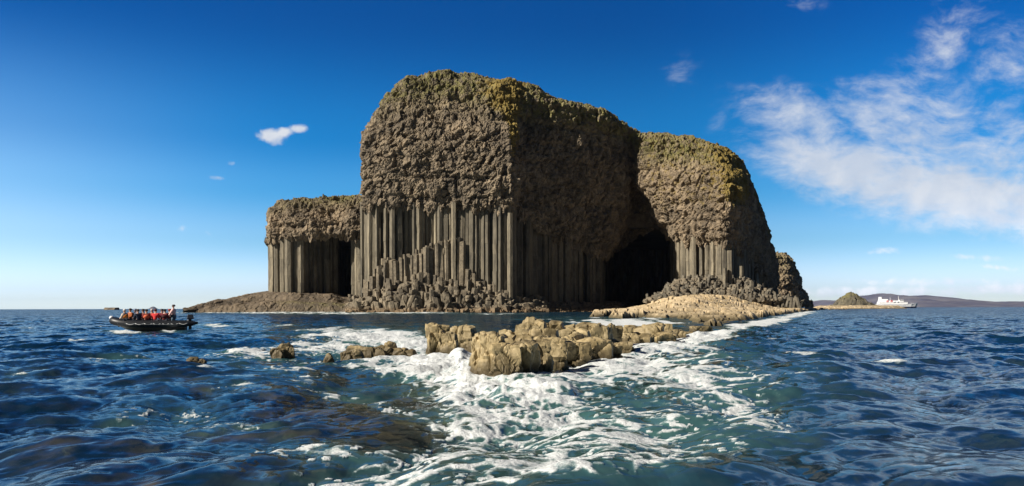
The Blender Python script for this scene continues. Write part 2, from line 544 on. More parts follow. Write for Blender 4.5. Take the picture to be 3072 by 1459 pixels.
SIDE = [
    [(292, 240, 310), (292, 226, 310), (294, 213, 310), (300, 206, 312), (310, 205, 320)],
    [(267, 242, 268), (267, 228, 267), (271, 214, 268), (280, 204, 271), (302, 203, 292)],
    [(281, 241, 262), (281, 226, 261), (284, 212, 263), (291, 202, 268), (311, 202, 292)],
    [(301, 239, 260), (301, 225, 259), (303, 210, 262), (309, 200, 268), (326, 201, 292)],
    [(330, 235, 260), (330, 222, 259), (331, 208, 263), (335, 197, 270), (345, 199, 292)],
    [(356, 237, 260), (356, 222, 260), (357, 207, 264), (360, 195.5, 272), (366, 198, 292)],
    [(385, 239, 264), (385, 222, 264), (385, 207, 268), (386, 195, 275), (388, 198, 295)],
]


def side_lichen(U, V, p):
    return 0.25 * sst(V, 2, 4), np.clip(1.0 * sst(V, 3.3, 4.2) * sst(U, 2.0, 4.2) + 0.4 * sst(V, 2.6, 3.6), 0, 1)


side, G3 = cap_mesh('side_headland', SIDE, M['tan_cap'], 0.30, 0, 6.0, 41, 0.55, 1.5, side_lichen)
side['label'] = 'low grass-topped headland with a small cave at the left end'

FAR = [
    [(752, 304, 385), (752, 285, 385), (752, 270, 387), (755, 258, 392), (760, 252, 400)],
    [(770, 304, 372), (770, 285, 372), (772, 268, 374), (773, 256, 380), (775, 251, 392)],
    [(784, 304, 368), (783, 288, 368), (782, 272, 370), (780, 258, 377), (779, 250.5, 390)],
    [(794, 304, 372), (793, 288, 372), (791, 272, 374), (788, 260, 381), (785, 252, 392)],
    [(804, 304, 385), (800, 289, 386), (797, 275, 388), (794, 264, 394), (789, 255, 402)],
    [(811, 306, 410), (806, 294, 410), (802, 282, 412), (798, 272, 415), (792, 262, 420)],
]
far, G4 = cap_mesh('rear_headland', FAR, M['tan_cap'], 0.5, 0, 5.0, 61, 0.9, 2.6, lambda U, V, p: (0.3 + 0 * U, 0.5 * sst(V, 2, 4)))
far['label'] = 'stepped rear crag at the right end of the cliff'

# --- columns
RNG = np.random.default_rng(7)


class Prisms:
    def __init__(self):
        self.v = []; self.f = []; self.var = []; self.n = 0

    def add(self, x, y, z0, z1, r, lean=(0, 0), sides=6, var=0.5, joints=4, tilt=(0, 0)):
        a0 = RNG.uniform(0, 6.28)
        ang = a0 + (np.arange(sides) + RNG.uniform(-.18, .18, sides)) * 2 * math.pi / sides
        rr = r * RNG.uniform(.88, 1.12, sides)
        zs = np.linspace(0, 1, joints + 1)
        zs[1:-1] += RNG.uniform(-.3, .3, joints - 1) / joints
        base = self.n
        ring = 0
        for k, t in enumerate(zs):
            reps = 1 if k in (0, joints) else 2                    # cross joints are small steps
            for q in range(reps):
                j = RNG.normal(0, 0.035 * r, 2)
                s = RNG.uniform(.92, 1.04)
                X = x + lean[0] * t + j[0] + rr * s * np.cos(ang)
                Y = y + lean[1] * t + j[1] + rr * s * np.sin(ang)
                Z = np.full(sides, z0 + (z1 - z0) * t + 0.03 * q)
                if k == joints:
                    Z = Z + (X - x) * tilt[0] + (Y - y) * tilt[1]
                self.v.append(np.stack([X, Y, Z], 1))
                if q == reps - 1: seg = RNG.normal(0, .10)
                self.var.append(np.full(sides, np.clip(var + (seg if (q == reps - 1) else old), 0, 1))); old = seg
                if ring:
                    o = base + ring * sides
                    for i in range(sides):
                        i2 = (i + 1) % sides
                        self.f.append((o - sides + i, o - sides + i2, o + i2, o + i))
                ring += 1
        o = base + (ring - 1) * sides
        self.f.append(tuple(range(o, o + sides)))
        self.n = base + ring * sides

    def build(self, name, mat, par, label=None):
        v = np.concatenate(self.v)
        z = np.zeros(len(v))
        o = isle_part(name, v, self.f, mat, attrs={'var': np.concatenate(self.var), 'lichen': z, 'green': z}, par=par)
        if label: o['label'] = label
        return o


def path_resample(pts, zt):
    """pts n,2 plan line, zt n heights -> dense arrays of s, xy, normal (towards the sea), z"""
    d = np.concatenate([[0], np.cumsum(np.linalg.norm(np.diff(pts, axis=0), axis=1))])
    s = np.arange(0, d[-1], 0.1)
    x = np.interp(s, d, pts[:, 0]); y = np.interp(s, d, pts[:, 1]); z = np.interp(s, d, zt)
    tx = np.gradient(x); ty = np.gradient(y)
    k = 25
    ker = np.ones(k) / k
    tx = np.convolve(np.pad(tx, k // 2, 'edge'), ker, 'valid'); ty = np.convolve(np.pad(ty, k // 2, 'edge'), ker, 'valid')
    L = np.hypot(tx, ty)
    return s, x, y, ty / L, -tx / L, z


def colonnade(name, par, pts, zt, zbase, wmin, wmax, inset=1.2, gap=0.24, mat=None, wall=True, label=None, tone=0.5):
    s, x, y, nx, ny, z = path_resample(pts, zt)
    pr = Prisms()
    t = 0.0
    while t < s[-1]:
        wd = RNG.uniform(wmin, wmax)
        i = min(int((t + wd / 2) / 0.1), len(s) - 1)
        off = inset + RNG.uniform(0, 1.9)
        r = RNG.random()
        if r < gap:
            t += wd * RNG.uniform(.7, 1.0)
            continue
        elif r > 0.8: off -= RNG.uniform(0.4, 1.2)
        pr.add(x[i] - nx[i] * off, y[i] - ny[i] * off, zbase, z[i] + 2.6, wd * 0.60, var=tone + RNG.normal(0, .24), joints=6,
               lean=RNG.normal(0, .12, 2))
        t += wd * RNG.uniform(.86, 1.0)
    for row in (1, 2):
        t = 0.0
        while t < s[-1]:
            wd = RNG.uniform(wmin, wmax) * 1.1
            i = min(int((t + wd / 2) / 0.1), len(s) - 1)
            off = inset + 1.0 + 2.1 * row + RNG.uniform(-.6, .9)
            pr.add(x[i] - nx[i] * off, y[i] - ny[i] * off, zbase, z[i] + 3.0, wd * 0.62, var=tone - .08 + RNG.normal(0, .15), joints=5)
            t += wd * 0.9
    o = pr.build(name, mat or M['column'], par, label)
    if wall:
        off = inset + 6.4
        wx = x - nx * off; wy = y - ny * off
        k = slice(None, None, 8)
        a = np.stack([wx[k], wy[k], np.full(len(wx[k]), -3.0)], 1); b = np.stack([wx[k], wy[k], z[k] + 6], 1)
        G = np.stack([a, b], 1)
        zz = np.zeros(len(a) * 2)
        isle_part('rock_wall', G.reshape(-1, 3), grid_faces(len(a), 2), M['cap'], attrs={'var': zz + .3, 'lichen': zz, 'green': zz}, par=o)
    return o


A = np.array([s[0] for s in MAIN], float)
W0 = cr1(P(A[:, 0], A[:, 1], A[:, 2] * IS), np.linspace(0, len(A) - 1, 400))
ks = np.linspace(0, len(A) - 1, 400)
sel = lambda a, b: W0[(ks >= a) & (ks <= b)]
q = sel(0.55, 6.12)
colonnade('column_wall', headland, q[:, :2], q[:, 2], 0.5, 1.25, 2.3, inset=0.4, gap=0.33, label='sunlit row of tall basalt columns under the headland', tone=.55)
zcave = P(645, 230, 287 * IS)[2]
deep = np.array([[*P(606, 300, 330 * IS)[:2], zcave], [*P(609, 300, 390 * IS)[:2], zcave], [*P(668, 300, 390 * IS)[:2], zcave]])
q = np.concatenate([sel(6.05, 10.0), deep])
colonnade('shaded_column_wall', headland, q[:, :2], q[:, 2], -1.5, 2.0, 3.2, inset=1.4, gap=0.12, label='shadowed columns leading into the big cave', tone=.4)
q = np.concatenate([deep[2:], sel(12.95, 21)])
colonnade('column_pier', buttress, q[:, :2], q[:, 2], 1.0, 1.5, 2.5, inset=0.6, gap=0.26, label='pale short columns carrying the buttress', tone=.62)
b0 = P(598, 300, 282 * IS); b1 = P(690, 300, 282 * IS); b2 = P(690, 300, 400 * IS); b3 = P(598, 300, 400 * IS)
tc = [(a[0], a[1], zcave + .5) for a in (b0, b1, b2, b3)]
isle_part('cave_roof', [*tc, *[(a, b, cc + 6) for a, b, cc in tc]], [(3, 2, 1, 0), (4, 5, 6, 7), (0, 1, 5, 4), (1, 2, 6, 5), (2, 3, 7, 6), (3, 0, 4, 7)], M['cap'],
          attrs={'var': np.full(8, .2), 'lichen': np.zeros(8), 'green': np.zeros(8)}, par=headland)
# proud corner column, and the fallen-off stump beside the buttress
cp = Prisms()
c = P(510.5, 300, 236.6 * IS); ct = P(510.5, 213, 236.6 * IS)
cp.add(c[0], c[1], 0.5, ct[2], 1.15, var=.95, joints=7)
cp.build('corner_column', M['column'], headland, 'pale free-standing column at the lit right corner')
cp = Prisms()
c = P(741.3, 290, 247 * IS); ct = P(741.3, 266, 247 * IS)
cp.add(c[0], c[1], 3, ct[2], 0.75, var=.8, joints=4)
c = P(730, 290, 243 * IS); ct = P(730, 250.5, 243 * IS)
cp.add(c[0], c[1], 3, ct[2], 0.95, var=.7, joints=5)
c = P(725, 290, 242 * IS); ct = P(725, 268, 242 * IS)
cp.add(c[0], c[1], 3, ct[2], 0.95, var=.65, joints=3)
cp.build('column_remnant', M['column'], buttress, 'short broken column standing on the grey mound')

# left headland columns with the small cave recess
lp = [(300, 312), (268, 268.5), (281, 262.5), (293, 261.5), (304, 261), (306, 265), (318, 266.5), (329, 268), (338, 271), (341, 320), (353, 320), (354.5, 262), (366, 261), (385, 264)]
pts = np.array([P(a, 300, b * IS)[:2] for a, b in lp])
zt = np.array([P(a, 238 if i < 5 else 234, b * IS)[2] for i, (a, b) in enumerate(lp)])
zt = np.minimum(zt, P(300, 236, 262 * IS)[2])
colonnade('column_wall', side, pts, zt, 2.0, 1.7, 2.6, inset=0.6, gap=0.15, label='columns and dark cave under the low headland', tone=.5)
# cave roof of the left headland
zc = P(330, 237, 262 * IS)[2] + 0.6
b0 = P(302, 300, 262 * IS); b1 = P(358, 300, 262 * IS); b2 = P(358, 300, 330 * IS); b3 = P(302, 300, 330 * IS)
tc = [(b0[0], b0[1], zc), (b1[0], b1[1], zc), (b2[0], b2[1], zc), (b3[0], b3[1], zc)]
isle_part('cave_roof', [*tc, *[(a, b, cc + 5) for a, b, cc in tc]], [(3, 2, 1, 0), (4, 5, 6, 7), (0, 1, 5, 4), (1, 2, 6, 5), (2, 3, 7, 6), (3, 0, 4, 7)], M['cap'],
          attrs={'var': np.full(8, .2), 'lichen': np.zeros(8), 'green': np.zeros(8)}, par=side)


# --- stump mound on the main face
def px_of(x, y):
    return CX + x / y * F


def stumps(name, par, px0, px1, Yf, top_fn, depth, spacing, mat, fall=1.0, tone=.5, label=None, seed=0, zb=0.0):
    pr = Prisms()
    x0 = P(px0, 300, Yf)[0]; x1 = P(px1, 300, Yf)[0]
    nrow = int(depth / (spacing * .86))
    for row in range(nrow):
        d = row * spacing * .86
        x = x0 + (row % 2) * spacing / 2
        while x < x1:
            y = Yf - d + RNG.uniform(-.25, .25) * spacing
            px = px_of(x, y)
            zt = top_fn(px, d)
            zt += RNG.normal(0, .95)
            if zt > zb + .3:
                pr.add(x + RNG.uniform(-.3, .3), y, zb - 1.0, zt, spacing * RNG.uniform(.40, .74), var=tone + RNG.normal(0, .18), joints=2,
                       lean=RNG.normal(0, .25 + .12 * min(d, 6), 2) * fall, tilt=RNG.normal(0, .38, 2))
            x += spacing * RNG.uniform(.85, 1.1)
    return pr.build(name, mat, par, label)


YF = 239 * IS
zpy = lambda py, Y: H + (HY - py) / F * Y
tp = np.array([(362, 290), (372, 273), (386, 258), (414, 257), (424, 249), (430, 243), (445, 239), (458, 235), (462, 240), (466, 268), (488, 279), (506, 293), (530, 296)], float)
lowp = np.array([(362, 294), (378, 287), (392, 281), (408, 278), (425, 276), (442, 276), (460, 279), (480, 286), (500, 293), (530, 298)], float)


def mtop(px, d):
    t0 = zpy(np.interp(px, tp[:, 0], tp[:, 1]), YF)
    t1 = zpy(np.interp(px, lowp[:, 0], lowp[:, 1]), YF)
    if d < 2.6:
        return t0 - d * .5
    return max(t1 * (1 - (d - 2.6) / 15.5) + RNG.normal(0, .6) - .6, 0)


stumps('broken_column_steps', headland, 366, 512, YF + 0.8, mtop, 16, 1.85, M['rubble'], tone=.6, label='stepped pile of broken column stumps', zb=1.0)

rtp = np.array([(640, 302), (655, 299), (668, 291), (675, 284), (690, 281), (712, 281), (725, 283), (745, 281), (752, 285), (762, 291), (775, 299), (782, 303)], float)


def rtop(px, d):
    e = zpy(np.interp(px, rtp[:, 0], rtp[:, 1]), 246 * IS)
    k = max(0.0, d - 6) / 15.0
    return max(e * (1 - k) + 3.8 * k, 2.6) + (0.3 if d < 6 else 0)


stumps('stump_mound', buttress, 648, 784, 249 * IS, rtop, 22, 1.25, M['mound'], tone=.6, label='grey mound of column stumps at the foot of the buttress', zb=2.0)


# --- shore nets
def simple_net(name, net, mat, res, seed, amp, cell, par=None, sx=1.0, zsq=0.6, attrs=None):
    G, tu_, tv_, W = eval_net(net, res)
    N = grid_normals(G)
    sh = G.shape
    p = G.reshape(-1, 3); n = N.reshape(-1, 3)
    flip = N[..., 2].mean() < 0
    if flip: n = -n
    d1, r1 = facet(p * np.array([1, 1, .6]), cell, seed, amp, .5)
    d2, r2 = facet(p, cell * .45, seed + 1, amp * .45, .6)
    b = (fbm(p / (cell * 4), 3, seed + 2) - .5) * amp * 1.6
    p2 = p + n * (d1 + d2 + b)[:, None]
    U = np.repeat(tu_, len(tv_)); V = np.tile(tv_, len(tu_))
    z = np.zeros(len(p))
    at = {'var': np.clip(.5 + (r1 - .5) * .5 + (r2 - .5) * .3, 0, 1), 'lichen': z, 'green': attrs(U, V, p) if attrs else z}
    return isle_part(name, p2, grid_faces(sh[0], sh[1], flip), mat, attrs=at, par=par)


def wpy(px, Y, z=-0.6):
    """picture row of a point just under the water at distance Y (already scaled)"""
    return to_px((px - CX) / F * Y, Y, z)[1]


APRON = []
for (px, pyc, Yf, Yc) in [(183, 308.9, 246, 250), (198, 305.5, 246, 254), (214, 301.5, 246, 258), (228, 299.8, 246, 260), (246, 295.8, 246, 262),
                          (262, 293.5, 246, 263), (276, 292.5, 246, 262), (292, 292.5, 246, 260), (308, 294, 246, 260), (322, 294.5, 246, 260), (332, 294, 246, 260), (345, 298, 246, 262), (362, 300, 244, 262), (385, 302, 242, 260)]:
    yw = wpy(px, Yf * IS)
    m = yw + (pyc - yw) * .55
    APRON.append([(px + 2, yw + .6, Yf - 3), (px, yw, Yf), (px, m, Yf + 3), (px, pyc + (yw - pyc) * .38, Yc - 5), (px, pyc, Yc), (px + 3, pyc + .5, Yc + 22), (px + 8, wpy(px, (Yc + 60) * IS), Yc + 60)])
simple_net('rock_apron', APRON, M['apron'], 0.5, 81, 0.48, 3.0, attrs=lambda U, V, p: .55 * gauss(V, 2.2, .5) * sst(U, 5, 8))

FOOT = []
for (px, pyc, Yf, Yb) in [(345, 306, 229, 246), (360, 300, 228, 243), (385, 297, 228, 242), (430, 296, 228, 242), (470, 297, 228, 241), (505, 297, 228, 241), (525, 300, 233, 252),
                          (555, 302, 240, 258), (590, 303, 247, 267), (622, 303.5, 252, 280), (645, 304, 254, 380), (670, 302, 252, 280)]:
    yw = wpy(px, Yf * IS)
    FOOT.append([(px, yw + .8, Yf - 4), (px, yw, Yf), (px, yw - 3.2, Yf + 3), (px, pyc + 2, Yb - 6), (px, pyc, Yb), (px, pyc - 1, Yb + 14)])
simple_net('shore_ledge', FOOT, M['rubble'], 0.4, 91, 0.8, 2.2, par=headland)


# --- boulders (cube sphere, angular displacement)
def cube_sphere(n):
    V = []; Fs = []
    idx = {}
    def vid(p):
        k = tuple(np.round(p, 6))
        if k not in idx:
            idx[k] = len(V); V.append(p)
        return idx[k]
    g = np.linspace(-1, 1, n + 1)
    for ax in range(3):
        for sgn in (-1, 1):
            for i in range(n):
                for j in range(n):
                    qd = []
                    for a, b in ((0, 0), (1, 0), (1, 1), (0, 1)):
                        p = np.zeros(3); p[ax] = sgn; p[(ax + 1) % 3] = g[i + a]; p[(ax + 2) % 3] = g[j + b]
                        qd.append(vid(p))
                    Fs.append(qd if sgn > 0 else qd[::-1])
    return np.array(V), np.array(Fs)


CS = {n: cube_sphere(n) for n in (3, 22)}


def boulder(center, half, n=22, power=0.55, seed=0, rz=0.0, rough=0.16, cell=0.55, detail=True):
    V, Fc = CS[n]
    u = V / np.linalg.norm(V, axis=1, keepdims=True)
    p = V * (1 - power) + u * power                      # between box and ball
    half = np.array(half, float)
    p = p * half
    off = np.array([seed * 3.17, seed * 1.31, seed * 7.77])
    s = min(half)
    if detail:
        d1, r1 = facet(p + off, cell, seed % 97, rough, .9)
        d2, r2 = facet(p + off * 2, cell * .42, seed % 89 + 3, rough * .26, .8)
        d3 = (fbm((p + off) / (cell * .16), 3, seed) - .5) * rough * .28
        p = p + u * (d1 + d2 + d3 + (fbm((p + off) / (s * 1.3), 2, seed + 4) - .5) * .5 * s)[:, None]
        var = np.clip(.5 + (r1 - .5) * .35 + (r2 - .5) * .25, 0, 1)
    else:
        rr = hsh(np.arange(len(p)), np.full(len(p), seed), np.zeros(len(p)), 5)
        p = p * (1 + .35 * (rr[:, None] - .5))
        var = np.full(len(p), float(RNG.uniform(.25, .9)))
    c, sn = math.cos(rz), math.sin(rz)
    p = np.stack([p[:, 0] * c - p[:, 1] * sn, p[:, 0] * sn + p[:, 1] * c, p[:, 2]], 1)
    return p + np.array(center), Fc, var


class Rocks:
    def __init__(self):
        self.v = []; self.f = []; self.a = []; self.n = 0

    def add(self, *a, **k):
        v, f, var = boulder(*a, **k)
        self.v.append(v); self.f.append(f + self.n); self.a.append(var); self.n += len(v)

    def arrays(self):
        v = np.concatenate(self.v); z = np.zeros(len(v))
        return v, np.concatenate(self.f), {'var': np.concatenate(self.a), 'lichen': z, 'green': z}


rb = Rocks()
for k in range(950):
    px = RNG.uniform(350, 548)
    t = RNG.random()
    Y = (228 + 13 * t) * IS + max(0, px - 515) * .35
    base = zpy(316, Y) * (1 - t) + zpy(299, Y) * t
    if px < 512 and t > .25:
        base = max(base, mtop(px, (1 - t) * 14.5) * (.85 if RNG.random() < .6 else .4))
    r = RNG.uniform(.4, 1.15) * (1.0 if RNG.random() < .85 else 1.6)
    x = P(px, 300, Y)[0]
    rb.add((x, Y, max(base, -.2) + r * .25), (r, r * RNG.uniform(.7, 1.1), r * RNG.uniform(.6, 1.2)), n=3, power=.4, seed=k, rz=RNG.uniform(0, 6), detail=False)
for k in range(420):
    px = RNG.uniform(645, 780)
    t = RNG.random()
    Y = (233 + 14 * t) * IS
    r = RNG.uniform(.35, 1.1)
    x = P(px, 300, Y)[0]
    rb.add((x, Y, max(4.2, rtop(px, (1 - t) * 20 + 1.5)) + RNG.uniform(-.6, .5)), (r, r, r * .8), n=3, power=.5, seed=k + 900, rz=RNG.uniform(0, 6), detail=False)
v, f, at = rb.arrays()
tag(isle_part('boulder_scree', v, f, M['rubble'], attrs=at, par=headland), kind='stuff')

# --- causeway: stepped pale platform running from the cliff foot to the sea
cw = [(588, 317), (606, 316.6), (618, 318.5), (642, 317.6), (665, 318.6), (690, 320), (698, 325), (704, 329.5), (713, 330.2), (722, 326.5), (735, 323),
      (752, 319.5), (770, 316.5), (787, 314), (803, 311.9), (818, 310.2), (833, 309.2)]
poly = [water_point(a, b)[:2] for a, b in cw]
poly += [P(850, 300, 640)[:2], P(820, 300, 600)[:2], P(780, 300, 420)[:2], P(640, 300, 380)[:2], P(600, 300, 300)[:2]]
poly = np.array(poly)


def sdf_poly(x, y, poly):
    n = len(poly)
    d = np.full(x.shape, 1e9); inside = np.zeros(x.shape, bool)
    for i in range(n):
        a = poly[i]; b = poly[(i + 1) % n]
        e = b - a
        t = np.clip(((x - a[0]) * e[0] + (y - a[1]) * e[1]) / (e @ e), 0, 1)
        d = np.minimum(d, np.hypot(x - a[0] - t * e[0], y - a[1] - t * e[1]))
        cond = ((a[1] <= y) != (b[1] <= y)) & (x < (b[0] - a[0]) * (y - a[1]) / (b[1] - a[1] + 1e-12) + a[0])
        inside ^= cond
    return np.where(inside, d, -d)


bx = np.arange(560, 862, 0.6)
Ys = np.exp(np.arange(math.log(56), math.log(680), 0.0085))
BX, YY = np.meshgrid((bx - CX) / F, Ys, indexing='ij')
x = (BX * YY).ravel(); y = YY.ravel()
wob = (fbm(np.stack([x / 6, y / 9, 0 * x], 1), 3, 5) - .5)
sd = sdf_poly(x + wob * 3, y + wob * 8, poly)
ridge = np.interp(y, [60, 120, 200, 330, 420, 640], [0.5, 1.2, 2.6, 5.4, 4.8, 1.6])
kx = sst(sd, -1.0, 26.0)
kk = sst(sd, -1.2, 0.8)
zc = -1.2 + kk * 1.45 + kx * ridge * np.clip(sd / 26.0, .25, 1.0)
f1, f2, ci, ck, vx, vy = worley2(x / 2.3, y / 3.6, 12)
hc = hsh(ci, ck, 0 * ci, 77)
f1b, f2b, cib, ckb, _, _ = worley2(x / 7.0 + 3.3, y / 11.0, 15)
hb = hsh(cib, ckb, 0 * cib, 78)
blk = (hc - .5) * 1.05 + (hb - .5) * 1.3 - .35 * (1 - sst(f2 - f1, 0, .16))
pit = np.where((hc < .05) & (f1 < .42), -1.1, 0)
zc = zc + kk * (blk * np.interp(y, [60, 110, 200], [.55, .85, 1.0]) + pit)
v = np.stack([x, y, zc], 1)
var = np.clip(.42 + (hc - .5) * .35 + (hb - .5) * .35 + .3 * sst(zc, 1.0, 4.5), 0, 1)
keep = (sd.reshape(BX.shape) > -4)
fc = grid_faces(len(bx), len(Ys))
kf = keep.ravel()[fc].any(1)
fc = fc[kf]
used = np.unique(fc); remap = np.full(len(v), -1); remap[used] = np.arange(len(used))
z0 = np.zeros(len(used))
causeway = mesh_obj('rock_causeway', v[used], remap[fc], M['causeway'], attrs={'var': var[used], 'lichen': z0, 'green': z0})
tag(causeway, 'broad pale tan rock platform sloping from the cave and grey mound into surf', 'rock platform')

# ------------------------------------------------------------------ near rocks in the surf
D2R = 0.3976


def rock_thing(name, label, items, cat='rock', n_extra=None, depth=0.8, bottom=-0.55):
    """items: display-space cx, cy, rx, ry, distance -> world boulders reaching below the water"""
    R = Rocks()
    for k, it in enumerate(items):
        cx_, cy_, rx_, ry_, D = it[:5]
        px, pt = cx_ * D2R, (cy_ - ry_) * D2R
        top = P(px, pt, D)
        hx = rx_ * D2R / F * D
        hz = (top[2] - bottom) / 2
        hy = hx * (it[5] if len(it) > 5 else depth)
        R.add((top[0], D + hy * .6, bottom + hz), (hx * 1.04, hy, hz), seed=int(cx_ * 3 + cy_), power=it[6] if len(it) > 6 else .30,
              rz=RNG.uniform(-.35, .35), rough=min(.26, .36 * min(hx, hz)), cell=max(.3, min(.9, hx * 1.5)))
    P0 = np.array([P(i[0] * D2R, 320, i[4])[:2] for i in items])
    for k in range(len(P0)):                                       # roots joined under the water
        j = np.argsort(((P0 - P0[k]) ** 2).sum(1))[1:4] if len(P0) > 1 else []
        for q_ in j:
            mid = (P0[k] + P0[q_]) / 2; L_ = np.linalg.norm(P0[k] - P0[q_]) / 2
            R.add((mid[0], mid[1] + .2, -.95), (.35, L_ + .35, .5), n=3, detail=False, seed=k, rz=math.atan2(P0[q_][1] - P0[k][1], P0[q_][0] - P0[k][0]) - math.pi / 2)
    v, f, at = R.arrays()
    o = mesh_obj(name, v, f, M['shore'], attrs=at)
    return tag(o, label, cat, group='rocks in the surf')


OUT = [(1212, 893, 22, 60, 21.5), (1240, 890, 30, 55, 21.0), (1272, 905, 34, 42, 20.8), (1312, 905, 34, 42, 21.2), (1350, 890, 34, 36, 22), (1385, 880, 34, 32, 23),
       (1245, 858, 52, 26, 23), (1300, 858, 46, 26, 24), (1355, 852, 50, 30, 24.5), (1335, 822, 38, 26, 30), (1375, 826, 34, 16, 31), (1300, 838, 42, 18, 28),
       (1420, 830, 60, 16, 32), (1445, 843, 50, 25, 28), (1400, 862, 50, 26, 25.5), (1490, 842, 44, 30, 30), (1510, 834, 50, 24, 34), (1470, 872, 56, 26, 26.5),
       (1525, 880, 46, 22, 28), (1555, 866, 40, 18, 30), (1432, 884, 40, 22, 24.5), (1575, 842, 34, 14, 36), (1625, 832, 42, 20, 39), (1655, 832, 34, 20, 40), (1600, 850, 44, 14, 36),
       (1650, 850, 50, 14, 38), (1690, 838, 32, 15, 42), (1715, 842, 26, 12, 45), (1560, 838, 30, 14, 38), (1740, 838, 24, 9, 50), (1765, 830, 22, 10, 58)]
OUT = [it if it[4] < 22.4 else (it[0], it[1] + it[3] * (.02 + .055 * (k * 7 % 5)), it[2] * (1.14 - .05 * (k * 3 % 5)), it[3] * (.98 - .055 * (k * 7 % 5)), it[4], .8, (.18, .45, .30, .24)[k % 4]) for k, it in enumerate(OUT)]
rock_thing('rock_outcrop', 'long tan barnacled outcrop of blocky rock in the middle of the white surf', OUT, 'rock outcrop')
rock_thing('rock', 'square tan block of rock with a dark right side just left of the long outcrop', [(1104, 848, 29, 34, 31.8, 1.0, .3), (1132, 858, 20, 26, 31, .8), (1165, 830, 30, 9, 34, .8)])
rock_thing('rock', 'small pointed brown rock standing alone at the left edge of the surf', [(712, 884, 25, 22, 29.3, .8, .75), (698, 890, 16, 14, 29), (727, 888, 12, 17, 29.2)])
rock_thing('rock', 'long low tan rock slab awash between the pointed rock and the square block',
           [(925, 882, 62, 10, 29.8, .5, .6), (965, 875, 28, 14, 30.2, .8, .7), (880, 889, 28, 7, 29.0, .8, .7), (1010, 884, 36, 6, 30, .6, .7), (825, 902, 14, 9, 26.5, .9, .8)])
rock_thing('rock', 'flat dark rock barely breaking the surface left of the pointed brown rock', [(485, 905, 22, 4, 26, .7, .8), (505, 906, 12, 3, 26, .7, .8)])


# ------------------------------------------------------------------ water
def ocean(n, L, wind, amp, lmin, seed, spread=2):
    """spectral sea tile: height, slope-driven sideways shift"""
    r = np.random.default_rng(seed)
    k = np.fft.fftfreq(n, 1.0 / n) * 2 * math.pi / L
    KX, KY = np.meshgrid(k, k, indexing='ij')
    K = np.hypot(KX, KY); K[0, 0] = 1e-6
    wx, wy = wind
    V = math.hypot(wx, wy)
    Lp = V * V / 9.81
    cosf = np.abs(KX * wx + KY * wy) / (K * V)
    ph = np.exp(-1 / (K * Lp) ** 2) / K ** 3.25 * (0.12 + cosf ** spread) * np.exp(-(K * lmin) ** 2)
    ph[0, 0] = 0
    h = (r.normal(size=(n, n)) + 1j * r.normal(size=(n, n))) * np.sqrt(ph)
    z = np.fft.ifft2(h).real
    s = amp / z.std()
    ddx = np.fft.ifft2(-1j * KX / K * h).real * s
    ddy = np.fft.ifft2(-1j * KY / K * h).real * s
    return z * s, ddx, ddy


def tile_sample(T, x, y, L):
    n = T.shape[0]
    u = (x / L) * n; v_ = (y / L) * n
    i = np.floor(u).astype(int); j = np.floor(v_).astype(int)
    fu = u - i; fv = v_ - j
    i0 = i % n; i1 = (i + 1) % n; j0 = j % n; j1 = (j + 1) % n
    return T[i0, j0] * (1 - fu) * (1 - fv) + T[i1, j0] * fu * (1 - fv) + T[i0, j1] * (1 - fu) * fv + T[i1, j1] * fu * fv


bxw = np.concatenate([np.linspace(-700, -60, 130)[:-1], np.arange(-60, 1085, 0.95), np.linspace(1085, 1750, 130)[1:]])
rows = np.concatenate([[2.2, 2.7, 3.2, 3.7, 4.2, 4.8, 5.3, 5.8, 6.2], H * F / np.concatenate([np.arange(214, 60, -.62), np.arange(60, 16, -.30), np.arange(16, 3, -.14)])])
rows = np.concatenate([rows, np.exp(np.linspace(math.log(rows[-1] * 1.02), math.log(16000), 50))])
TB, DD = np.meshgrid((bxw - CX) / F, rows, indexing='ij')
x = (TB * DD).ravel(); y = DD.ravel()
qx, qy = to_px(x, y, 0.0)

near = np.interp(y, [0, 35, 90, 220, 500], [1, 1, .75, .35, 0.0])
Ta = ocean(512, 34.0, (3.2, -1.3), 0.050, 0.045, 5)
Tb = ocean(512, 97.0, (5.2, -3.6), 0.095, 0.10, 9, 4)
L1, L2 = 34.0, 97.0
rx_ = x * .93 + y * .37; ry_ = -x * .37 + y * .93
hgt = tile_sample(Ta[0], x, y, L1) * np.interp(y, [0, 30, 120], [1, .9, .2]) + tile_sample(Tb[0], rx_, ry_, L2) * near
shx = 1.0 * tile_sample(Ta[1], x, y, L1) * np.interp(y, [0, 30, 120], [1, .8, .0]) + .8 * tile_sample(Tb[1], rx_, ry_, L2) * near
shy = 1.0 * tile_sample(Ta[2], x, y, L1) * np.interp(y, [0, 30, 120], [1, .8, .0]) + .8 * tile_sample(Tb[2], rx_, ry_, L2) * near
# calmer in the lee pool behind the outcrop
calm = gauss(qx, 520, 180) * sst(qy, 309, 313) * (1 - sst(qy, 328, 336))
hgt *= 1 - .55 * calm

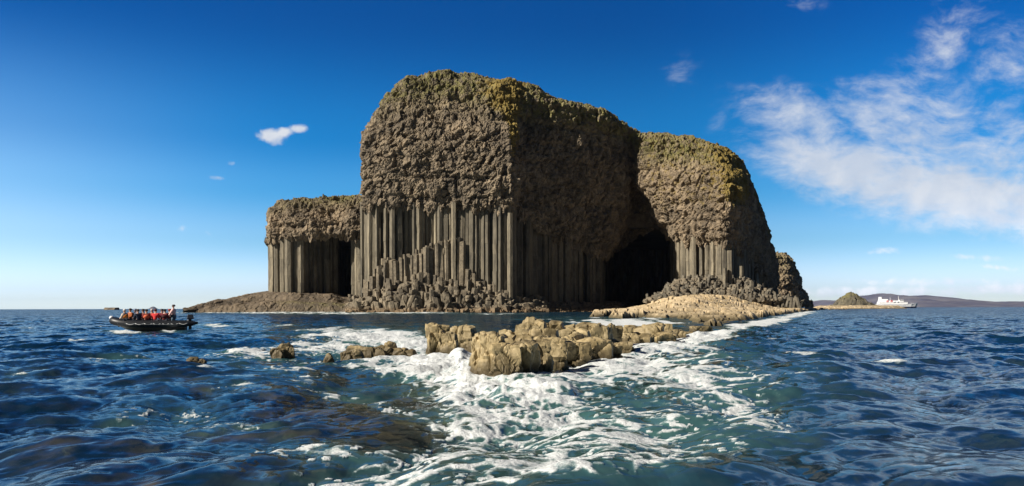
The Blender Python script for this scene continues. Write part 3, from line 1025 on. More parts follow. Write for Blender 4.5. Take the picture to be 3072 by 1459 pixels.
# foam density: where the surf breaks
FO = [  # px, py, rx, ry, strength, tilt (bearing/row space)
    (372, 338, 70, 9, .98, .02), (330, 345, 45, 9, .80, 0), (420, 347, 55, 10, .95, 0), (250, 354, 50, 6, .66, 0), (300, 358, 40, 5, .5, 0),
    (462, 358, 14, 26, 1.1, 0), (440, 364, 54, 13, 1.08, .1), (380, 362, 50, 7, .66, .1), (480, 385, 56, 26, 1.12, .25), (530, 388, 66, 20, 1.06, .1),
    (560, 378, 70, 12, .80, 0), (620, 366, 90, 12, .80, 0), (590, 352, 25, 8, .85, 0), (655, 352, 60, 10, .86, 0), (700, 342, 34, 8, .95, -.2), (730, 332, 32, 5, .92, -.25),
    (765, 323, 30, 4, .9, -.2), (795, 315, 24, 2.5, .9, -.2), (640, 323.5, 44, 5, .95, 0), (605, 321, 40, 3.5, .6, 0), (690, 378, 80, 20, .74, .1), (740, 402, 55, 26, .68, .4), (775, 428, 34, 12, .6, .3),
    (560, 410, 90, 22, .80, .1), (640, 430, 90, 26, .60, -.1), (590, 462, 110, 30, .54, 0), (490, 420, 60, 22, .86, 0), (450, 448, 60, 16, .74, 0), (400, 474, 110, 22, .58, 0),
    (320, 444, 66, 9, .76, .04), (350, 474, 80, 20, .64, 0), (500, 470, 80, 20, .60, 0), (660, 470, 80, 18, .56, 0), (700, 450, 70, 18, .50, 0),
    (330, 385, 66, 5, .62, .10), (390, 398, 40, 6, .55, .35), (430, 385, 40, 8, .55, .2),
    (118, 360, 34, 5, .52, -.08), (95, 362, 20, 4, .48, 0), (185, 402, 46, 7, .54, -.05), (130, 406, 36, 8, .5, -.2), (240, 413, 40, 5, .56, .12), (205, 416, 50, 5, .45, 0), (15, 376, 20, 4, .4, 0),
    (290, 372, 60, 6, .45, .05), (225, 385, 60, 5, .42, 0),
    (430, 311.4, 22, 1.4, .95, 0), (405, 312.4, 50, 1.3, .85, 0), (290, 312.2, 120, 1.5, .85, 0), (240, 311.6, 60, 1.2, .85, 0), (490, 314, 40, 1.0, .45, 0),
    (330, 313.4, 70, 1.0, .6, 0), (560, 318.5, 60, 2.0, .35, 0),
    (212, 325.6, 20, 1.1, .9, .0), (260, 325.6, 44, 1.4, .55, .0), (124, 331.5, 16, 1.5, 1.05, .02), (172, 331.5, 10, 1.0, .8, 0),
    (500, 336, 26, 3, .6, 0), (470, 340, 14, 5, .9, 0),
]
dens_ = np.zeros(len(x))
for (a, b, ra, rb_, s, tl) in FO:
    u = (qx - a) / ra
    v_ = (qy - b - tl * (qx - a)) / rb_
    dens_ = np.maximum(dens_, s * np.exp(-(u * u + v_ * v_) * .75))
wide = np.zeros(len(x))
for (a, b, ra, rb_, s) in [(500, 385, 130, 40, .24), (600, 435, 180, 60, .22), (650, 380, 160, 50, .2), (400, 345, 130, 20, .14)]:
    wide = np.maximum(wide, s * np.exp(-(((qx - a) / ra) ** 2 + ((qy - b) / rb_) ** 2)))
dens_ = dens_ + wide * (1 - dens_)

fm = y < 420
xf, yf = x[fm], y[fm]
sc_ = np.clip(yf / 14.0, .55, 12.0)                      # coarser lace further out
sc_q = 2.0 ** np.round(np.log2(sc_) * 1.0)
fine = np.zeros(len(xf)); lace = np.zeros(len(xf)); lace2 = np.zeros(len(xf)); lump = np.zeros(len(xf))
q3 = np.stack([xf, yf, 0 * xf], 1)
wp1 = fbm(q3 / 1.6, 3, 301) - .5; wp2 = fbm(q3 / 1.6 + 40, 3, 302) - .5
wp3 = fbm(q3 / .45, 2, 303) - .5; wp4 = fbm(q3 / .45 + 40, 2, 304) - .5
X2 = xf + 1.5 * wp1 + .3 * wp3; Y2 = yf + 1.5 * wp2 + .3 * wp4
f1, f2, *_ = worley2(X2 / .95 * .9 - Y2 * .25, Y2 / 1.25 + X2 * .22, 21)
lace = 1 - sst(f2 - f1, 0.0, 0.42)
f1, f2, *_ = worley2(X2 / .34, Y2 / .42, 22)
lace2 = 1 - sst(f2 - f1, 0.0, 0.45)
fine = fbm(np.stack([X2 / .9, Y2 / 1.1, 0 * xf], 1), 5, 320, .58)
lump = fbm(np.stack([xf / 3.0, yf / 4.5, 0 * xf], 1), 3, 330)
farm = sst(yf, 30, 70)
fgen = (fine - .5) * 1.5 + .5
struct_ = (.36 * fgen + .36 * lace + .30 * lace2 + .18 * (lump - .5) * 2) * (1 - farm) + (.3 + 1.5 * (fbm(np.stack([xf / 1.6, yf / 11.0, 0 * xf], 1), 4, 340) - .35)) * farm
cr_ = hgt[fm] / .09                                        # foam gathers on the crests
val = dens_[fm] * 1.15 + struct_ * 1.0 + .05 * cr_ - 1.06
foam = np.zeros(len(x)); foam[fm] = sst(val, -.12, .34) * sst(dens_[fm], .10, .34)
# scattered whitecaps on steep little crests everywhere in the near sea
cap_n = fbm(np.stack([xf / 1.1, yf / 1.7, 0 * xf], 1), 4, 350)
capf = sst(cap_n, .66, .74) * sst(hgt[fm], .05, .15) * .75 * sst(fine, .5, .62) * sst(yf, 11, 16)
milk = .30 * sst(dens_[fm], .35, 1.0) * sst(fbm(np.stack([xf / 1.3, yf / 2.2, 0 * xf], 1), 4, 355), .36, .66)   # milky water between the strands
g1, g2, gi, gk, *_ = worley2(xf / .15, yf / .22, 24)
speck = (g1 < .30) * (hsh(gi, gk, 0 * gi, 91) > .55) * sst(dens_[fm], .22, .5) * (yf < 17) * .8
foam[fm] = np.maximum(foam[fm], speck)
foam[fm] = np.maximum(foam[fm] * (.62 + .5 * fbm(np.stack([xf / .8, yf / 1.1, 0 * xf], 1), 3, 356)), np.maximum(capf, milk))
aer = np.clip(dens_ * 1.1 + wide * 1.6, 0, 1)
# churned, lifted surface in the surf
churn = np.zeros(len(x))
churn[fm] = (fbm(np.stack([xf / .5, yf / .6, 0 * xf], 1), 4, 360, .6) - .45) * .26 * sst(dens_[fm], .5, 1.0) * np.interp(yf, [0, 40, 90], [1, 1, .2])
heap = np.zeros(len(x))
for (a, b, ra, rb_, hh) in [(462, 356, 8, 8, .20), (470, 372, 14, 12, .20), (592, 352, 12, 5, .18), (700, 338, 14, 4, .16), (520, 385, 60, 18, .10), (430, 311.2, 30, 1.6, .35), (280, 311.8, 110, 1.5, .3), (124, 331, 12, 2, .12), (740, 331, 30, 4, .12)]:
    heap = np.maximum(heap, hh * np.exp(-(((qx - a) / ra) ** 2 + ((qy - b) / rb_) ** 2)))
zw = hgt + churn + heap * (.3 + 1.4 * fbm(np.stack([x / .28, y / .28, 0 * x], 1), 3, 370)) + foam * .02

# sea bed close to the surface in the left foreground
SB = [(350, 402, 80, 20, -.05), (300, 395, 60, 16, -.15), (420, 388, 50, 14, -.05), (450, 392, 30, 10, -.02), (385, 420, 90, 14, -.10), (440, 420, 60, 14, -.15),
      (150, 440, 70, 18, -.75), (110, 455, 60, 16, -.75), (152, 470, 14, 10, -.02), (230, 430, 70, 14, -.6), (285, 452, 80, 22, -.6), (190, 385, 40, 6, -.5), (60, 440, 40, 16, -.8), (300, 425, 60, 10, -.6),
      (470, 435, 60, 14, -.7), (470, 405, 40, 10, -.3), (560, 450, 60, 20, -.9)]


def bed_height(x, y, qx, qy):
    z = np.full(len(x), -1.7)
    for (a, b, ra, rb_, t) in SB:
        g = np.exp(-(((qx - a) / ra) ** 2 + ((qy - b) / rb_) ** 2) * .9)
        z = np.maximum(z, -1.7 + (t + 1.7) * g)
    p3 = np.stack([x, y, 0 * x], 1)
    z = z + (fbm(p3 / .8, 4, 400) - .5) * .55
    return np.where(z > -.3, -.3 + .35 * np.tanh((z + .3) / 1.4), z) - .10


bed = np.full(len(x), -6.0)
bm = y < 40
bed[bm] = bed_height(x[bm], y[bm], qx[bm], qy[bm])
clear = np.clip(1.25 * np.exp(np.minimum(bed, 0) * 1.35), 0, .95) * (1 - sst(y, 24, 32)) * (1 - .3 * np.clip(aer, 0, 1))

v = np.stack([x + shx, y + shy, zw], 1)

m, nt = new_mat('sea_water')
geo = nt.n('ShaderNodeNewGeometry').outputs['Position']
foam_a = nt.attr('foam'); aer_a = nt.attr('aer'); clr_a = nt.attr('clear')
fn = nt.noise(nt.n('ShaderNodeMapping', {'Vector': geo, 'Rotation': (0, 0, .3), 'Scale': (1.0, .7, 1.0)}).outputs[0], 6.0, 6.0, .68, .6)
foam_m = nt.sstep(nt.math('ADD', foam_a, nt.math('MULTIPLY', nt.math('SUBTRACT', fn, .5), 1.7)), .20, .82)
foam_m = nt.math('MULTIPLY', foam_m, nt.sstep(foam_a, .02, .16), clamp=True)
# ripples too fine for the mesh, in world space: facet tilts added to the wave normal
map1 = nt.n('ShaderNodeMapping', {'Vector': geo, 'Rotation': (0, 0, .5), 'Scale': (1.0, .62, 1)}).outputs[0]
map2 = nt.n('ShaderNodeMapping', {'Vector': geo, 'Rotation': (0, 0, .35), 'Scale': (.8, .42, 1)}).outputs[0]
ca = nt.vmath('SUBTRACT', nt.noise(map2, .75, 3.0, .55, 0.0, 1), (.5, .5, .5))
cb = nt.vmath('SUBTRACT', nt.noise(map1, 3.4, 4.0, .6, 0.0, 1), (.5, .5, .5))
chop = nt.attr('chop')
sl = nt.vmath('ADD', nt.n('ShaderNodeVectorMath', {0: ca, 'Scale': chop}, operation='SCALE').outputs[0],
              nt.n('ShaderNodeVectorMath', {0: cb, 'Scale': nt.math('MULTIPLY', chop, .62)}, operation='SCALE').outputs[0])
sl = nt.vmath('MULTIPLY', sl, (1, 1, 0))
nrm = nt.vmath('NORMALIZE', nt.vmath('ADD', nt.n('ShaderNodeNewGeometry').outputs['Normal'], sl))
deep = nt.mix(aer_a, (0.0036, 0.021, 0.046, 1), (0.050, 0.125, 0.118, 1))
# weed and rock showing through the shallows, wobbling with the surface
gw = nt.vmath('ADD', geo, nt.n('ShaderNodeVectorMath', {0: nrm, 'Scale': .9}, operation='SCALE').outputs[0])
gw = nt.vmath('MULTIPLY', gw, (1, 1, 0))
ba = nt.noise(gw, 1.5, 6, .64); bb = nt.noise(gw, .50, 3, .5); bc = nt.noise(gw, 5.0, 5, .65)
bedc = nt.mix(nt.sstep(ba, .38, .66), (.008, .008, .006), (.105, .086, .038))
bedc = nt.mix(nt.math('MULTIPLY', nt.sstep(bb, .52, .62), nt.sstep(bc, .40, .62)), bedc, (.135, .155, .062))
bodyc = nt.mix(clr_a, deep, bedc)
body = nt.n('ShaderNodeBsdfDiffuse', {'Color': bodyc, 'Normal': nrm})
gl = nt.n('ShaderNodeBsdfGlossy', {'Roughness': .10, 'Normal': nrm, 'Color': (.56, .61, .66, 1)})
fr = nt.n('ShaderNodeFresnel', {'IOR': 1.333, 'Normal': nrm})
surf = nt.n('ShaderNodeMixShader', {0: fr.outputs[0], 1: body.outputs[0], 2: gl.outputs[0]})
fnb = nt.n('ShaderNodeBump', {'Height': nt.noise(geo, 14.0, 5.0, .65), 'Distance': .06, 'Strength': .8})
fcol = nt.mix(foam_m, (.28, .40, .40), (.64, .66, .66))
fd = nt.n('ShaderNodeBsdfDiffuse', {'Color': fcol, 'Normal': fnb.outputs[0]})
allm = nt.n('ShaderNodeMixShader', {0: nt.math('MULTIPLY', foam_m, .96), 1: surf.outputs[0], 2: fd.outputs[0]})
nt.n('ShaderNodeOutputMaterial', {'Surface': allm.outputs[0]})
M['water'] = m
sea = mesh_obj('sea', v, grid_faces(len(bxw), len(rows)), M['water'], attrs={'foam': foam, 'aer': aer, 'clear': clear, 'chop': np.interp(y, [5, 14, 40, 110, 300], [.60, .80, 1.2, 1.5, 1.8])}, smooth=True)
tag(sea, kind='structure')


# ------------------------------------------------------------------ far land
def heightland(name, x0, x1, y0, y1, nx, ny, fn, mat, seed, kind=None):
    X, Y = np.meshgrid(np.linspace(x0, x1, nx), np.linspace(y0, y1, ny), indexing='ij')
    x = X.ravel(); y = Y.ravel()
    z, g = fn(x, y)
    v = np.stack([x, y, z], 1)
    fc = grid_faces(nx, ny)
    fc = fc[(z[fc] > -1.5).any(1)]
    used = np.unique(fc); remap = np.full(len(v), -1); remap[used] = np.arange(len(used))
    zz = np.zeros(len(used))
    r = fbm(np.stack([x, y, 0 * x], 1)[used] / ((x1 - x0) / 40), 3, seed)
    o = mesh_obj(name, v[used], remap[fc], mat, attrs={'var': np.clip(.5 + (r - .5) * 1.2, 0, 1), 'lichen': zz, 'green': g[used]}, smooth=False)
    return o


def px_line(y, pts):
    """heights (m) at distance y from picture outline points -> x, z"""
    a = np.array([P(p[0], p[1], y) for p in pts])
    return a[:, 0], a[:, 2]


# conical islet
YI = 1150.0
ix, iz = px_line(YI, [(826, 308.5), (833, 304.6), (838, 300.2), (844, 296.2), (848, 293), (851, 291.9), (854, 293), (859, 297), (864, 300.5), (871, 304.4), (880, 308)])
def islet_fn(x, y):
    xc = ix[5] + np.where(x < ix[5], -1, 1) * np.hypot(x - ix[5], (y - YI) * 1.05)
    z = np.interp(xc, ix, iz, -3, -3)
    p = np.stack([x, y, 0 * x], 1)
    d, r1 = facet(p, 4.5, 501, 2.4, .6)
    z = np.where(z > -1, z + d + (fbm(p / 9, 3, 502) - .5) * 4.0, z)
    return z, sst(z, 10, 18) * .9
tag(heightland('islet', ix[0] - 6, ix[-1] + 6, YI - 42, YI + 42, 150, 110, islet_fn, M['islet'], 3), 'small dark cone-shaped islet with a grassy tip right of the cliffs', 'islet')

# low pale skerry in front of it
def shelf_fn(x, y):
    qx_, _ = to_px(x, y, 0)
    k = 1 - ((qx_ - 858) / 49.0) ** 2 - ((y - 930) / 70.0) ** 2
    p = np.stack([x, y, 0 * x], 1)
    d, r1 = facet(p, 4.0, 511, .9, .5)
    return np.where(k > -.2, 3.0 * np.clip(k * 3, -1, 1) + d * .8, -2.5), 0 * x
tag(heightland('skerry', P(800, 300, 900)[0], P(912, 300, 960)[0], 845, 1015, 170, 60, shelf_fn, M['causeway'], 4), 'long flat pale skerry lying low in the water below the cone islet', 'skerry', 'skerries')

def sk2_fn(x, y):
    qx_, _ = to_px(x, y, 0)
    k = 1 - (np.abs(qx_ - 111.7) / 7.8) ** 6 - ((y - 1500) / 30.0) ** 2
    p = np.stack([x, y, 0 * x], 1)
    return np.where(k > -.3, 3.6 * np.clip(k * 4, -1, 1) + (fbm(p / 5, 3, 5) - .5) * 1.2, -2.5), 0 * x
tag(heightland('skerry', P(101, 300, 1500)[0], P(122, 300, 1500)[0], 1450, 1550, 60, 40, sk2_fn, M['cap'], 4), 'flat black skerry on the left horizon beyond the rubber boat', 'skerry', 'skerries')

# far hills over the water
m, nt = new_mat('haze_tinted_hills')
co = nt.n('ShaderNodeNewGeometry').outputs['Position']
finish(nt, nt.mix(nt.sstep(nt.noise(co, .004, 6, .6), .4, .65), (.080, .074, .110), (.155, .145, .165)), .95)  # blue-purple haze of distance painted into the hill colour
M['hills'] = m
def ridge_fn(Y0, pts, depth, seed):
    hx, hz = px_line(Y0, pts)
    def fn(x, y):
        r = (y - Y0) / depth
        k = np.clip(1 - np.abs(r) ** 1.3, -.1, 1)
        p = np.stack([x, y, 0 * x], 1)
        rid = 1 - np.abs(2 * fbm(p / (depth * .45), 4, seed) - 1)
        z = np.interp(x, hx, hz) * np.where(k > 0, k, k * .3) * (.72 + .36 * rid)
        return z, 0 * x
    return hx, fn
HP = [(795, 306), (812, 301.5), (822, 300.2), (836, 301), (848, 300), (861, 296.8), (874, 294.0), (882, 293.4), (890, 295.6), (897, 297.6), (902, 296.6), (910, 295.6), (917, 295.2), (927, 296.4), (937, 300),
      (944, 301.2), (954, 299.2), (965, 301), (980, 302), (1000, 301.6), (1024, 301.8), (1070, 300.5), (1130, 302), (1200, 304), (1240, 307)]
hx, fn = ridge_fn(9000.0, HP, 1700.0, 601)
tag(heightland('hills', hx[0] - 100, hx[-1] + 100, 7300, 10700, 260, 60, fn, M['hills'], 6), kind='structure')
hx, fn = ridge_fn(11000.0, [(147, 309.8), (149.5, 308.6), (151, 307.2), (153, 306.3), (155, 307.1), (156.5, 308.5), (159, 309.8)], 75.0, 611)
o = heightland('islet', hx[0] - 60, hx[-1] + 60, 10900, 11100, 90, 40, fn, M['hills'], 7)
tag(o, 'faint blue island far off on the horizon above the rubber boat', 'islet')


# ------------------------------------------------------------------ small builders for the craft
class MB:
    def __init__(self):
        self.v = []; self.f = []

    def box(self, c, s, taper=1.0):
        o = len(self.v)
        for dz in (-.5, .5):
            k = taper if dz > 0 else 1.0
            for dx_, dy_ in ((-.5, -.5), (.5, -.5), (.5, .5), (-.5, .5)):
                self.v.append((c[0] + dx_ * s[0] * k, c[1] + dy_ * s[1] * k, c[2] + dz * s[2]))
        self.f += [tuple(o + i for i in q) for q in ((3, 2, 1, 0), (4, 5, 6, 7), (0, 1, 5, 4), (1, 2, 6, 5), (2, 3, 7, 6), (3, 0, 4, 7))]
        return self

    def rings(self, rings, closed=True, cap=True):
        n = len(rings[0]); o = len(self.v)
        for r in rings: self.v += [tuple(p) for p in r]
        for k in range(len(rings) - 1):
            for i in range(n if closed else n - 1):
                j = (i + 1) % n
                self.f.append((o + k * n + i, o + k * n + j, o + (k + 1) * n + j, o + (k + 1) * n + i))
        if cap:
            self.f.append(tuple(o + i for i in range(n))[::-1])
            self.f.append(tuple(o + (len(rings) - 1) * n + i for i in range(n)))
        return self

    def tube(self, path, rad, n=10):
        path = np.array(path, float)
        rad = np.broadcast_to(rad, len(path))
        t = np.gradient(path, axis=0); t /= np.linalg.norm(t, axis=1, keepdims=True)
        R = []
        for p, d, r in zip(path, t, rad):
            up = np.array([0, 0, 1.0]) if abs(d[2]) < .9 else np.array([1.0, 0, 0])
            a = np.cross(d, up); a /= np.linalg.norm(a); b = np.cross(a, d)
            R.append([p + r * (math.cos(q) * a + math.sin(q) * b) for q in np.arange(n) * 2 * math.pi / n])
        return self.rings(R)

    def build(self, name, mat, parent=None, smooth=False, bevel=0.0):
        me = bpy.data.meshes.new(name)
        me.from_pydata([tuple(map(float, p)) for p in self.v], [], self.f)
        me.validate()
        me.polygons.foreach_set('use_smooth', np.full(len(me.polygons), smooth))
        me.materials.append(mat)
        o = bpy.data.objects.new(name, me); COL.objects.link(o)
        o.parent = parent
        if bevel:
            b = o.modifiers.new('bevel', 'BEVEL'); b.width = bevel; b.segments = 2; b.limit_method = 'ANGLE'
        return o


def paint(name, col, rough=.5, spec=.4, wear=.25):
    m, nt = new_mat(name)
    co = nt.n('ShaderNodeTexCoord').outputs['Object']
    f = nt.math('MULTIPLY', nt.sstep(nt.noise(co, 6.0, 5, .6), .35, .75), wear)
    finish(nt, nt.mix(f, col, tuple(v * .55 for v in col)), rough, nt.noise(co, 30.0, 3), .01, .3, spec)
    return m


M['rubber'] = paint('black_rubber', (.012, .014, .018), .45)
M['rubber_grey'] = paint('grey_rubber', (.10, .11, .12), .6)
M['white'] = paint('white_paint', (.78, .78, .78), .45, .4, .1)
M['engine'] = paint('engine_black', (.02, .02, .025), .3, .5)
M['metal'] = paint('metal', (.35, .36, .38), .35, .6)
M['wood'] = paint('floor_board', (.12, .12, .11), .8)
M['skin'] = paint('skin', (.50, .30, .22), .55, .4, .2)
M['hair'] = paint('hair', (.035, .022, .015), .6)

# ------------------------------------------------------------------ the rubber boat and its people
BX = water_point(154.5, 330.2)
boat = tag(empty('rubber_boat', (BX[0], BX[1], 0.03), .22), 'long black inflatable boat full of people heading left through blue water', 'boat')
half = [(3.05, .98, .50), (2.6, .97, .47), (2.0, .96, .45), (1.0, .96, .44), (0, .95, .45), (-1.0, .93, .47), (-1.8, .86, .50), (-2.4, .68, .59), (-2.8, .40, .69), (-2.95, 0, .74)]
BS = .95
hr = [.07, .20, .27, .28, .28, .28, .28, .28, .28, .28]
path = [(a, -b, c) for a, b, c in half] + [(a, b, c) for a, b, c in half[::-1][1:]]
rad = hr + hr[::-1][1:]
tq = np.linspace(0, len(path) - 1, 80)
pp = cr1(np.array(path, float), tq); rr = np.interp(tq, range(len(path)), rad)
mb = MB().tube(pp, rr, 14)
tb = mb.build('tube', M['rubber'], boat, True)
st = MB()
st.tube([(p[0] * 1.0, p[1] * 1.31 if abs(p[1]) > .3 else p[1], p[2] - .02) for p in pp[10:70]], .028, 6)
st.build('rub_strake', M['rubber_grey'], tb, True)
mb = MB()
mb.rings([[(x_, -w_, z_), (x_, w_, z_), (x_, w_ * .8, z_ - .10), (x_, 0, z_ - d_), (x_, -w_ * .8, z_ - .10)] for x_, w_, z_, d_ in
          [(2.3, .78, .20, .34), (1, .78, .20, .36), (-1, .76, .22, .36), (-2, .60, .34, .30), (-2.6, .30, .55, .20)]])
mb.build('floor', M['wood'], boat)
MB().box((2.25, 0, .46), (.07, 1.5, .52)).build('transom', M['rubber_grey'], boat, bevel=.01)
en = MB().box((2.60, 0, .98), (.50, .34, .36), .82).build('outboard_motor', M['engine'], boat, bevel=.06)
MB().box((2.58, 0, .42), (.22, .14, .80)).build('leg', M['engine'], en, bevel=.02)
MB().box((2.40, 0, .66), (.16, .26, .22)).build('bracket', M['metal'], en, bevel=.01)
MB().tube([(2.35, .0, 1.0), (2.0, .05, 1.02), (1.75, .1, 1.02)], .022, 6).build('tiller', M['engine'], en, True)
bowpad = MB()
bowpad.rings([[(-2.98 + .20 * k - .1, .26 * math.cos(q) * s_, .84 + .16 * math.sin(q) * s_ + .08) for q in np.arange(10) * .6283] for k, s_ in ((-.6, .5), (-.2, 1), (.4, 1), (1.0, .6))])
bowpad.build('bow_bag', M['white'], boat, True)
for sgn in (-1, 1):
    rp = MB()
    for a in np.arange(-1.8, 2.0, .62):
        rp.tube([(a + .62 * t, sgn * (1.20 + .05 * math.sin(math.pi * t)), .52 - .10 * math.sin(math.pi * t)) for t in np.linspace(0, 1, 7)], .014, 5)
    rp.build('grab_line', M['white'], boat, True)
for xx in (-1.35, -.2, .95):
    MB().box((xx, 0, .40), (.24, 1.36, .06)).build('thwart', M['rubber_grey'], boat, bevel=.02)


def skin_obj(name, verts, edges, radii, mat, parent, root=0, sub=1):
    me = bpy.data.meshes.new(name)
    me.from_pydata(verts, edges, [])
    me.materials.append(mat)
    o = bpy.data.objects.new(name, me); COL.objects.link(o)
    o.parent = parent
    md = o.modifiers.new('skin', 'SKIN'); md.use_smooth_shade = True
    for i, r in enumerate(radii):
        d = me.skin_vertices[0].data[i]
        d.radius = (r, r) if not isinstance(r, tuple) else r
        d.use_root = (i == root)
    s = o.modifiers.new('sub', 'SUBSURF'); s.levels = sub; s.render_levels = sub
    return o


CLOTH = {}


def cloth(col):
    k = tuple(col)
    if k not in CLOTH:
        CLOTH[k] = paint('cloth', k, .85, .2, .45)
    return CLOTH[k]


def person(label, loc, rz, sit, jacket, trousers, hat=None, vest=None, lean=0.0, arm=0.0, hair=True):
    """one figure: a continuous skinned body with clothing as children; it faces +Y before turning"""
    root = tag(empty('person', loc, rz), label, 'person', 'people in the rubber boat')
    hz = 0.10 if sit else .92
    L = lambda z: lean * (z - hz)
    V = []; E = []; R = []

    def add(p, r, prev=None):
        V.append((p[0], p[1] + (L(p[2]) if p[2] > hz else 0), p[2])); R.append(r)
        if prev is not None: E.append((prev, len(V) - 1))
        return len(V) - 1
    pel = add((0, 0, hz), .13)
    bel = add((0, .01, hz + .20), .112, pel)
    che = add((0, 0, hz + .40), .145, bel)
    nek = add((0, .0, hz + .55), .055, che)
    jaw = add((0, .035, hz + .635), .070, nek)
    hed = add((0, .015, hz + .715), .098, jaw)
    top = add((0, .0, hz + .79), .075, hed)
    add((0, .135, hz + .70), .013, hed)                                   # nose
    for sx in (-1, 1):
        add((sx * .104, .0, hz + .705), .014, hed)                        # ear
    ja = {}
    for sx in (-1, 1):
        sh_ = add((sx * .185, 0, hz + .45), .062, che)
        if sit:
            el_ = add((sx * .245, .10 + .05 * arm, hz + .21), .043, sh_)
            wr = add((sx * .15, .31, hz + .17 + .1 * arm), .030, el_)
            pa = add((sx * .12, .385, hz + .16 + .1 * arm), .036, wr)
        else:
            el_ = add((sx * .26, .03 + (.12 if sx < 0 else 0), hz + .17), .043, sh_)
            wr = add((sx * .24, .24, hz + .02 + .1 * arm), .030, el_)
            pa = add((sx * .22, .31, hz + .0 + .1 * arm), .036, wr)
        ja[sx] = (sh_, el_, wr)
        px_, py_, pz_ = V[pa]
        for k in range(4):                                               # four fingers, unequal and curled
            ln = (.062, .074, .070, .054)[k]
            a = add((px_ + sx * (-.024 + .016 * k), py_ + ln * .6 - L(0) * 0, pz_ - .010), .009, pa)
            V[a] = (px_ + sx * (-.024 + .016 * k), py_ + ln * .65, pz_ - .008)
            b_ = add((0, 0, 0), .008, a); V[b_] = (px_ + sx * (-.024 + .016 * k), py_ + ln, pz_ - .034)
        th = add((0, 0, 0), .010, pa); V[th] = (px_ - sx * .045, py_ + .012, pz_ - .01)
        t2 = add((0, 0, 0), .009, th); V[t2] = (px_ - sx * .050, py_ + .045, pz_ - .028)
    lg = {}
    for sx in (-1, 1):
        hp = add((sx * .095, .02, hz - .03), .098, pel)
        if sit:
            kn = add((sx * .13, .43, hz + .0), .066, hp)
            an = add((sx * .12, .42, hz - .40), .042, kn)
            ft = add((sx * .13, .58, hz - .44), .036, an)
        else:
            kn = add((sx * .11, .03, hz - .44), .064, hp)
            an = add((sx * .12, -.01, .07), .042, kn)
            ft = add((sx * .13, .15, .035), .036, an)
        lg[sx] = (hp, kn, an, ft)
    body = skin_obj('body', V, E, R, M['skin'], root)

    def sub(idx, edges, mat, name, grow, sub_=1):
        mp_ = {i: k for k, i in enumerate(idx)}
        return skin_obj(name, [V[i] for i in idx], [(mp_[a], mp_[b]) for a, b in edges], [R[i] + grow for i in idx], mat, body, 0, sub_)
    j = [pel, bel, che] + [i for s_ in (-1, 1) for i in ja[s_]]
    je = [(pel, bel), (bel, che)] + [e for s_ in (-1, 1) for e in ((che, ja[s_][0]), (ja[s_][0], ja[s_][1]), (ja[s_][1], ja[s_][2]))]
    sub(j, je, cloth(jacket), 'jacket', .046)
    t_ = [pel] + [i for s_ in (-1, 1) for i in lg[s_][:3]]
    te = [e for s_ in (-1, 1) for e in ((pel, lg[s_][0]), (lg[s_][0], lg[s_][1]), (lg[s_][1], lg[s_][2]))]
    sub(t_, te, cloth(trousers), 'trousers', .034)
    for s_ in (-1, 1):
        sub([lg[s_][2], lg[s_][3]], [(lg[s_][2], lg[s_][3])], M['rubber'], 'boot', .018)
    if vest:
        skin_obj('life_vest', [(0, L(hz + .14) * .9, hz + .14), (0, L(hz + .30), hz + .30), (0, L(hz + .46), hz + .46)], [(0, 1), (1, 2)], [.235, .255, .225], cloth(vest), body)
    hy = V[hed]
    cap_ = MB()
    cap_.rings([[(hy[0] + .112 * s_ * math.cos(q), hy[1] - .012 + .125 * s_ * math.sin(q), hy[2] + z_) for q in np.arange(12) * math.pi / 6] for z_, s_ in
                ((-.02, 1.0), (.04, 1.02), (.085, .86), (.115, .5), (.122, .12))])
    cap_.build('hat' if hat else 'hair', cloth(hat) if hat else M['hair'], body, True)
    if not hat:
        pass
    return root


def seat(lx, ly, lz):
    return tuple(boat.matrix_basis @ Vector((lx, ly, lz)))


bpy.context.view_layer.update()
boat.scale = (BS, BS, BS)
boat_m = Matrix.Translation(boat.location) @ Matrix.Rotation(.22, 4, 'Z') @ Matrix.Scale(BS, 4)
seat = lambda lx, ly, lz: tuple(boat_m @ Vector((lx, ly, lz)))
